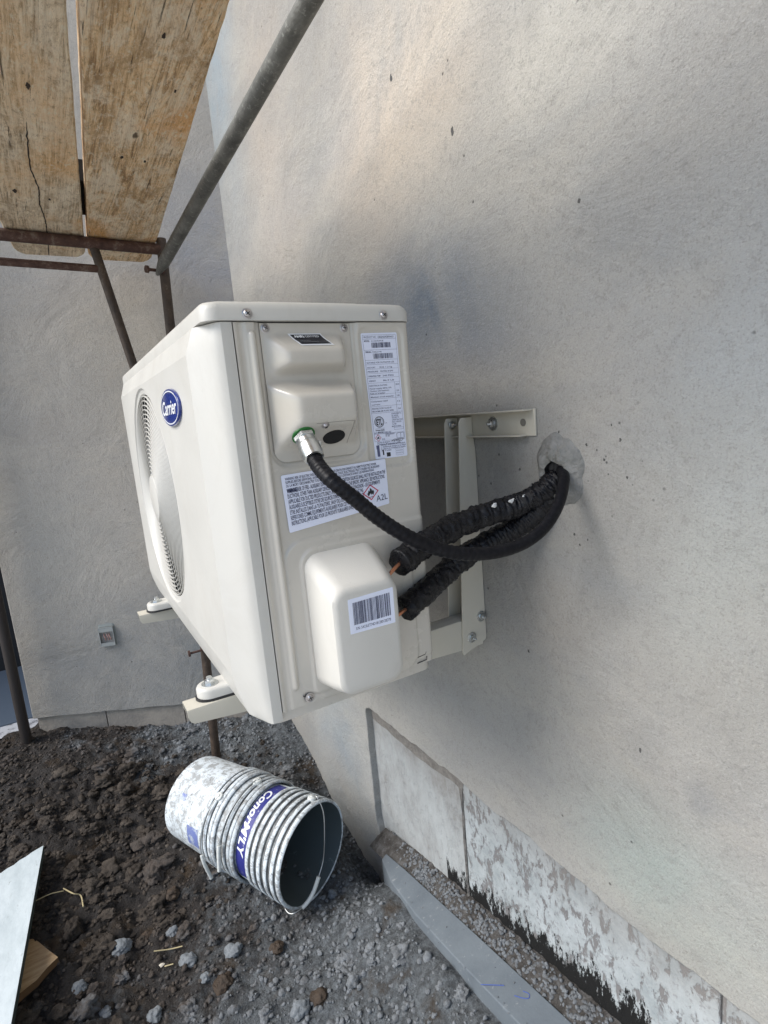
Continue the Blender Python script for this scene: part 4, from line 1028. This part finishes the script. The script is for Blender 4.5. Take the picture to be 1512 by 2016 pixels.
for i, p in enumerate(cp_):
    wd = .0014 * min(1, i / 8 + .15) * (1 + .6 * nz(i * .7, 5)); jx = .0018 * nz(i * .5, 8)
    g += [(p.x + jx - wd, p.y, .9704), (p.x + jx + wd, p.y, .9704), (p.x + jx + wd, p.y, .9709), (p.x + jx - wd, p.y, .9709)]
mb.loft([g[i * 4:i * 4 + 4] for i in range(NC)]); mb.build('crack', WCR, pk1)
for kx_, ky_, kr, pr_ in ((-.3885, .510, .0085, pk1), (-.358, 1.0135, .006, pk1), (-.43, .98, .010, pk1), (-.1628, .440, .0045, pk2), (-.2215, .728, .006, pk2), (-.1745, .733, .005, pk2), (-.205, .30, .006, pk2)):
    mb = MB(); lp_ = []
    for j in range(18):
        a = 2 * math.pi * j / 18; rr = kr * (.75 + .5 * nz(math.cos(a) * 1.5 + kx_ * 50, math.sin(a) * 1.5, 12)); lp_.append((kx_ + rr * .62 * math.cos(a), ky_ + rr * 1.5 * math.sin(a)))
    mb.loft([[(x, y, .9703) for x, y in lp_], [(x, y, .9708) for x, y in lp_]]); mb.build('knot', WCR, pr_)
GAPDK = mat('gap_dark', (.02, .016, .013), .9); mb = MB(); mb.box(-.9, -.13, .98, 1.22, 1.0105, 1.06)  # board added to make the gap between the planks dark
tag(mb.build('gap_dark_board', GAPDK), 'added dark board across both planks, darkening the gap between them', 'board')

# ------------------------------------------------------------------ socket box in the far wall
tb = .738; zb = -.384
SB = thing('socket_box', fwp(tb, zb - .037), 'open metal socket box with pink wires sunk in the far wall', 'socket box')
GV = mat('box_zinc', (.36, .38, .38), .5, .6); mb = MB(); hw, hh_, pr = .027, .038, .012
def FB(t0, t1, z0, z1, d0, d1): mb.hexa([fwp(t0, z0, d0), fwp(t1, z0, d0), fwp(t1, z0, d1), fwp(t0, z0, d1), fwp(t0, z1, d0), fwp(t1, z1, d0), fwp(t1, z1, d1), fwp(t0, z1, d1)])
FB(tb - hw, tb + hw, zb - hh_, zb + hh_, -.02, -.018)
for q in ((tb - hw, tb - hw + .002, zb - hh_, zb + hh_), (tb + hw - .002, tb + hw, zb - hh_, zb + hh_), (tb - hw + .002, tb + hw - .002, zb - hh_, zb - hh_ + .002), (tb - hw + .002, tb + hw - .002, zb + hh_ - .002, zb + hh_)): FB(*q, -.018, pr)
FB(tb - hw + .002, tb + hw - .002, zb + .020, zb + hh_ - .002, pr - .003, pr - .001); FB(tb - hw + .002, tb + hw - .002, zb - hh_ + .002, zb - .024, pr - .003, pr - .001)
mb.build('box_shell', GV, SB)
mb = MB(); FB(tb - hw + .003, tb + hw - .003, zb - hh_ + .004, zb + hh_ - .004, -.0175, -.016); mb.build('box_inside', DARK, SB)
PW = mat('pink_wire', (.50, .27, .24), .5); mb = MB()
for k in (-.010, -.002, .009):
    mb.tube(catmull([fwp(tb + k, zb + .016, -.010), fwp(tb + k + .003, zb + .006, .004), fwp(tb + k - .002, zb - .008, .006), fwp(tb + k + .003, zb - .022, -.004)], 5), .0016, 8)
mb.build('wires', PW, SB, smooth=60)
MK = mat('socket_mortar', (.24, .26, .255), .9); mb = MB(); lp0 = []; lp1 = []
for i in range(40):
    a = 2 * math.pi * i / 40; r_ = 1.22 + .12 * nz(math.cos(a) * 2, math.sin(a) * 2, 77)
    u_, v_ = math.cos(a), math.sin(a); k_ = 1 / max(abs(u_), abs(v_)) ** .7
    lp0.append(fwp(tb + hw * r_ * u_ * k_, zb + .006 + hh_ * r_ * v_ * k_, .0004)); lp1.append(fwp(tb + hw * 1.02 * u_ / max(abs(u_), abs(v_)), zb + hh_ * 1.02 * v_ / max(abs(u_), abs(v_)), .003))
mb.loft([lp0, lp1], False, False); mb.build('mortar_surround', MK, SB, smooth=60)

# ------------------------------------------------------------------ nested buckets
BM = Vector((-.014, .660, -.809)); BA = Vector((-.443, .894, .025)).normalized()
b1_ = BA.cross(Vector((0, 0, 1))).normalized(); b2_ = b1_.cross(BA)          # b2_ = up-ish, b1_ = right-ish
def bp(s, a, r): return BM + BA * s + b1_ * (r * math.cos(a)) + b2_ * (r * math.sin(a))
def pail_mat(name, base, seed, dirt=.5):
    mt = mat(name, base, .55, spec=.4); n = NT(mt); gp = n.map(loc=(seed, seed, 0))
    c = n.mix(n.ramp(n.noise(13, 7, .78, gp, .3), [(.40, .5), (.55, 0.)]), base, tuple(b * .62 for b in base))
    c = n.mix(n.ramp(n.noise(45, 6, .8, gp, .4), [(.48, 0.), (.56, dirt)]), c, (.22, .215, .205))
    c = n.mix(n.ramp(n.noise(70, 5, .8, n.map(loc=(seed + 3, 0, 0))), [(.60, 0.), (.66, .8)]), c, (.10, .09, .085))
    c = n.mix(n.ramp(n.noise(24, 5, .75, n.map(loc=(seed + 9, 0, 0))), [(.6, 0.), (.66, .6)]), c, (.72, .74, .74))
    n.col(c); n.rough(n.ramp(n.noise(20, 4), [(.3, .4), (.7, .8)])); n.bump(n.noise(90, 5, .75), .35, .003); return mt
PB = pail_mat('pail_plastic', (.66, .72, .76), 0, .7); PB2 = pail_mat('pail_plastic_dirty', (.52, .57, .60), 5, .85); GRIME = mat('pail_grime', (.16, .165, .165), .8); n = NT(GRIME); n.col(n.ramp(n.noise(40, 6, .8), [(.4, (.10, .10, .10)), (.6, (.22, .23, .23)), (.7, (.45, .48, .50))])); PIN = mat('pail_inside', (.060, .075, .08), .6)
n = NT(PIN); c = n.mix(n.ramp(n.noise(14, 6, .8, None, .5), [(.64, 0.), (.70, .55)]), (.085, .105, .11), (.32, .36, .38)); n.col(c)
PBLUE = mat('pail_blue', (.030, .035, .22), .5); n = NT(PBLUE); n.col(n.mix(n.ramp(n.noise(34, 6, .8, None, .4), [(.60, 0.), (.66, .8)]), (.026, .030, .20), (.42, .45, .50)))
PBF = mat('pail_blue_faded', (.18, .22, .42), .6); n = NT(PBF); n.col(n.mix(n.ramp(n.noise(30, 6, .8, None, .4), [(.50, 0.), (.58, .9)]), (.15, .19, .42), (.45, .50, .55)))
WIRE = mat('bail_wire', (.45, .46, .46), .4, .9); GRIP = mat('bail_grip', (.62, .64, .62), .5)
grime = []
def rib_prof(s0, r0, slope, ribs, s_end):
    """outer profile from the mouth backwards"""
    grime.clear()
    P_ = [(s0 + .014, r0 - .0060), (s0 + .003, r0 - .0052), (s0 + .0, r0 - .003), (s0 - .001, r0), (s0 + .001, r0 + .003), (s0 + .006, r0 + .0042), (s0 + .011, r0 + .003), (s0 + .0125, r0 - .001)]
    for q in ribs:
        r_ = r0 - slope * (q - s0) - .002
        grime.append(len(P_))
        P_ += [(q - .0068, r_), (q - .0062, r_ + .0050), (q - .0044, r_ + .0064), (q + .0044, r_ + .0064), (q + .0062, r_ + .0050), (q + .0068, r_)]
    P_ += [(s_end, r0 - slope * (s_end - s0) - .002)]
    return P_
def pail(s0, r0, slope, ribs, s_end, mt, label, inner=True, bottom=True):
    root = thing('bucket', bp(s0 + .1, -math.pi / 2, r0), label, 'bucket', 'nested plastic buckets')
    mb = MB(); P_ = rib_prof(s0, r0, slope, ribs, s_end)
    P_ += [(s_end + .004, P_[-1][1] - .001), (s_end + .008, P_[-1][1] - .006), (s_end + .006, P_[-1][1] - .03)]
    mb.lathe(BM, BA, P_, 96, 0, False, True)
    n0 = len(P_); g0 = list(grime)
    for gi in g0:            # grimy grooves in front of every rib
        for i in (gi - 1, gi):
            for j in range(96): mb.mi[i * 96 + j] = 1
    for j in range(96):
        for i in (g0[-1] + 4, g0[-1] + 5): mb.mi[i * 96 + j] = 1 if i == g0[-1] + 4 else 0
    mb.build('shell', [mt, GRIME], root, smooth=50)
    if inner:
        mb = MB(); mb.lathe(BM, BA, [(s0 + .0005, r0 - .0050), (s0 + .02, r0 - .0066), (s_end - .02, r0 - slope * (s_end - s0) - .008), (s_end - .012, .05), (s_end - .011, .001)], 96, 0, False, True)
        mb.build('inside', PIN, root, smooth=50)
    return root
AX = BA
k1 = pail(0, .136, .035, (.027, .052, .077, .100, .122), .40, PB, 'front bucket of the nested stack, dark open mouth and blue band of white letters')
k2 = pail(.172, .1375, .035, (.191, .210, .229), .46, PB2, 'middle bucket of the nested stack, only its ribbed grey rim showing behind the blue band', inner=False)
k3 = pail(.250, .1385, .045, (.269, .288, .306), .485, PB, 'rear bucket of the nested stack, smooth white body and closed bottom', inner=False)
def band(root, name, s0, s1, a0, a1, rf, mt, n_=60, ns=2):
    mb = MB(); g = []
    for i in range(n_ + 1):
        a = a0 + (a1 - a0) * i / n_
        for j in range(ns + 1): s_ = s0 + (s1 - s0) * j / ns; g.append(bp(s_, a, rf(s_)))
    mb.add(g, [(i * (ns + 1) + j, i * (ns + 1) + j + 1, (i + 1) * (ns + 1) + j + 1, (i + 1) * (ns + 1) + j) for i in range(n_) for j in range(ns)])
    return mb.build(name, mt, root, smooth=180)
rf1 = lambda s_: .136 - .035 * s_ - .002 + .0006
up_ = math.pi / 2
# side of the pails turned to the camera: angle around pi (left) .. up
bd = band(k1, 'label_band', .1335, .170, up_ - .5, up_ + 1.95, rf1, PBLUE)
mb = MB()
def lf(u, v): a = up_ - .10 + u * 1.50; s_ = .165 - v * .024; return bp(s_, a, rf1(s_) + .0006)
def lf2(u, v): a = up_ - .12 + u * 1.50; s_ = .1445 + v * .020; return bp(s_, a, rf1(s_) + .0006)
put_text(mb, lf, "ConorM'LY", 0, 1, 0, 1, .25, .03, cap=True)
mb.build('lettering', WHITE, bd)
# faded print on the rear bucket
rf3 = lambda s_: .1385 - .045 * (s_ - .252) - .002 + .0008
band(k3, 'faded_print', .325, .375, up_ + 1.30, up_ + 1.75, rf3, PBF, 20)
band(k3, 'faded_print', .410, .432, up_ + .75, up_ + .90, rf3, PBF, 8)
def bail(root, s_e, r_e, a_e, mid, gripA, gripB, gr=.0062):
    """wire from one ear to a point through mid points; grip between two indices"""
    pth = catmull(mid, 12); mb = MB(); mb.tube(pth, .0016, 10); mb.build('bail_wire', WIRE, root, smooth=60)
    g = pth[int(len(pth) * gripA):int(len(pth) * gripB)]; mb = MB()
    mb.tube(g, gr, 16, rfun=lambda i, th, r: r * (1 + .06 * math.sin(i * 2.2))); mb.build('bail_grip', GRIP, root, smooth=60)
# front bail across the open mouth
F_ = lambda s_, a, r: bp(s_, a, r)
dg_ = math.radians
bail(k1, 0, 0, 0, [F_(s_, dg_(a), r) for s_, a, r in ((.026, 72, .147), (.002, 75, .153), (-.020, 72, .114), (-.030, 68, .050), (-.031, -68, .012), (-.031, -114, .050), (-.026, -118, .090), (-.018, -124, .120), (-.006, -133, .143), (.010, -134, .150), (.026, -134, .146))], .50, .74, .0056)
def ear(root, s_, a, r):
    mb = MB(); c = bp(s_, a, r); nr = (bp(s_, a, r + 1) - c).normalized(); mb.lathe(c - nr * .004, nr, [(0, .013), (.011, .012), (.0125, .010), (.0126, .005), (.015, .005)], 20); mb.build('bail_ear', GRIP, root, smooth=40)
ear(k1, .026, dg_(72), .137)
ear(k2, .212, dg_(84), .140)
ear(k3, .283, dg_(120), .140)
bail(k2, 0, 0, 0, [F_(s_, dg_(a), r) for s_, a, r in ((.212, 84, .150), (.212, 105, .149), (.214, 130, .149), (.214, 150, .150), (.212, 165, .153), (.208, 188, .160))], .76, 1.0, .0055)
bail(k3, 0, 0, 0, [F_(s_, dg_(a), r) for s_, a, r in ((.283, 120, .150), (.290, 140, .149), (.292, 160, .149), (.288, 176, .152), (.278, 190, .158), (.268, 210, .168))], .70, 1.0, .0050)

# ------------------------------------------------------------------ things on the soil
WB = mat('white_board_paint', (.52, .58, .60), .55); n = NT(WB); c = n.ramp(n.noise(7, 7, .75, n.map((3, 1, 1))), [(.3, (.40, .46, .48)), (.6, (.56, .62, .64))])
c = n.mix(n.ramp(n.noise(22, 6, .8, n.map((2.5, .8, 1)), .8), [(.60, 0.), (.66, .6)]), c, (.20, .22, .21)); n.col(n.mix(n.ramp(n.noise(4, 4), [(.68, 0.), (.75, .6)]), c, (.40, .28, .18))); n.bump(n.noise(60, 5), .3, .002)
EDG = mat('board_edge', (.03, .045, .04), .6)
mb = MB(); q = [(-.671, 1.166), (-.790, 1.121), (-1.05, .55), (-.735, .45)]; zz = [-.800, -.806, -.815, -.795]; th = .020
top = [(x, y, z) for (x, y), z in zip(q, zz)]; bot = [(x, y, z - th) for (x, y), z in zip(q, zz)]
# jagged short end
jag = [Vector(top[0]).lerp(Vector(top[1]), k / 8) + Vector((.004 * nz(k * 1.7, 3), .010 * nz(k * 1.3, 9), 0)) for k in range(9)]
topl = jag + [Vector(top[2]), Vector(top[3])]
mb.loft([[p - Vector((0, 0, th)) for p in topl], topl], True, False, 1); mb.add(topl, [tuple(range(len(topl)))], 0)
tag(mb.build('painted_board', [WB, EDG]), 'pale blue-white painted board with a dark edge, propped over the soil at the lower left', 'board')
PLY = mat('plywood', (.50, .33, .18), .7); n = NT(PLY); n.col(n.ramp(n.noise(9, 7, .75, n.map((1, 7, 1), rot=(0, 0, .7)), .6), [(.3, (.30, .17, .08)), (.55, (.52, .36, .20)), (.75, (.66, .50, .32))])); n.bump(n.noise(20, 6, .8, n.map((1, 8, 1), rot=(0, 0, .7))), .6, .004)
PLE = mat('plywood_edge', (.13, .07, .03), .8)
ol_ = [(-.712, .905), (-.690, .872), (-.668, .830), (-.646, .791), (-.668, .775), (-.690, .752), (-.720, .738), (-.745, .720), (-.80, .80)]
mb = MB(); zt = -.862
mb.loft([[(x + .002 * nz(x * 99, y), y, zt - .017) for x, y in ol_], [(x, y, zt + .10 * (-.646 - x) * .3) for x, y in ol_]], True, False, 1); mb.add([(x, y, zt + .10 * (-.646 - x) * .3) for x, y in ol_], [tuple(range(len(ol_)))], 0)
tag(mb.build('plywood_scrap', [PLY, PLE]), 'broken orange plywood scrap poking out beneath the painted board', 'scrap wood')
STRAW = mat('dry_straw', (.50, .42, .24), .7)
def px(u, v, z):          # ground position of a direction seen from the viewpoint, used once to read off where small litter lies
    r = Vector(rt) * ((u - 756) / 1100) + Vector(dn) * ((v - 1008) / 1100) + Vector(fw); c = cam.location; k = (z - c.z) / r.z; return c + r * k
def lay(u, v):
    z = -.93
    for _ in range(6): p = px(u, v, z); z = soil_z(p.x, p.y)
    return px(u, v, z)
def straw(pts, r, label):
    P_ = [lay(*p) + Vector((0, 0, .008)) for p in pts]; mb = MB(); mb.tube(catmull(P_, 5), r, 8); tag(mb.build('straw', STRAW, smooth=60), label, 'straw', 'dry straws on the soil')
straw([(72, 1778), (100, 1765), (126, 1759)], .0014, 'thin dry straw lying nearest the tip of the painted board')
straw([(126, 1754), (145, 1764), (160, 1768), (165, 1790)], .0018, 'bent dry straw with a kinked end, right of the painted board')
straw([(304, 1878), (335, 1874), (360, 1868)], .0016, 'straight dry straw lying between grey clods near the bottom centre')
straw([(325, 1908), (342, 1903)], .0015, 'shortest dry straw beside the small pale chip')
PALE = mat('pale_chip', (.66, .60, .50), .7)
def stone(u, v, s, mt, label, sq=(1, 1, .7), cat='stone', grp='larger stones lying on the soil', name='stone'):
    c = lay(u, v); vv = lump(rnd.random() * 50, .34); mb = MB()
    mb.add([(c.x + p.x * s * sq[0], c.y + p.y * s * sq[1], soil_z(c.x, c.y) + s * sq[2] * .12 + p.z * s * sq[2]) for p in vv], HF)
    o = mb.build(name, mt, smooth=50); tag(o, label, cat, grp); return o
stone(318, 1900, .007, PALE, 'small cream chip lying beside the straws near the bottom centre', (1, .8, .4), 'chip', None, 'chip')
SG = mat('stone_grey', (.26, .275, .29), .9, spec=.2); n = NT(SG)
n.col(n.ramp(n.noise(30, 5, .7), [(.3, (.13, .145, .16)), (.7, (.27, .29, .305))])); n.bump(n.noise(90, 5, .75), .9, .006)
SB_ = mat('stone_brown', (.06, .042, .03), .6, spec=.4); n = NT(SB_)
n.col(n.ramp(n.noise(22, 5, .75), [(.3, (.028, .02, .015)), (.6, (.07, .047, .03)), (.8, (.13, .095, .06))])); n.bump(n.noise(90, 5, .75), .9, .006)
for u, v, s, mt, lb in [(590, 1990, .021, SG, 'rounded grey stone at the bottom edge, beside a dark brown clod'), (157, 1945, .017, SG, 'pale blue-grey stone lying below the plywood scrap'),
        (305, 2000, .017, SG, 'pale stone at the bottom edge, right of the one beside the dark clods'), (208, 1995, .014, SG, 'small pale stone at the bottom edge, leftmost'), (545, 1868, .017, SB_, 'wet brown stone just below the bucket mouth'),
        (655, 1760, .013, SG, 'grey stone right of the bucket mouth near the wall'), (240, 1865, .022, SG, 'broad grey clod left of the cream chip'), (370, 1895, .020, SG, 'grey clod right of the cream chip'),
        (460, 1875, .022, SG, 'wide grey clod below the middle of the buckets'), (340, 1835, .014, SG, 'grey clod below the rear bucket'), (340, 1760, .019, SB_, 'wet brown clod below the hanging bucket grips'),
        (440, 1935, .022, SB_, 'large mossy brown clod near the bottom centre'), (630, 1965, .020, SB_, 'dark brown clod at the bottom beside the rounded stone'), (45, 1680, .014, SG, 'pale stone just above the painted board'),
        (260, 1720, .013, SB_, 'brown clod left of the hanging bucket grips'), (405, 1925, .013, SG, 'small grey clod near the mossy brown clod'), (290, 1845, .016, SB_, 'olive brown clod left of the grey clods')]:
    stone(u, v, s, mt, lb)
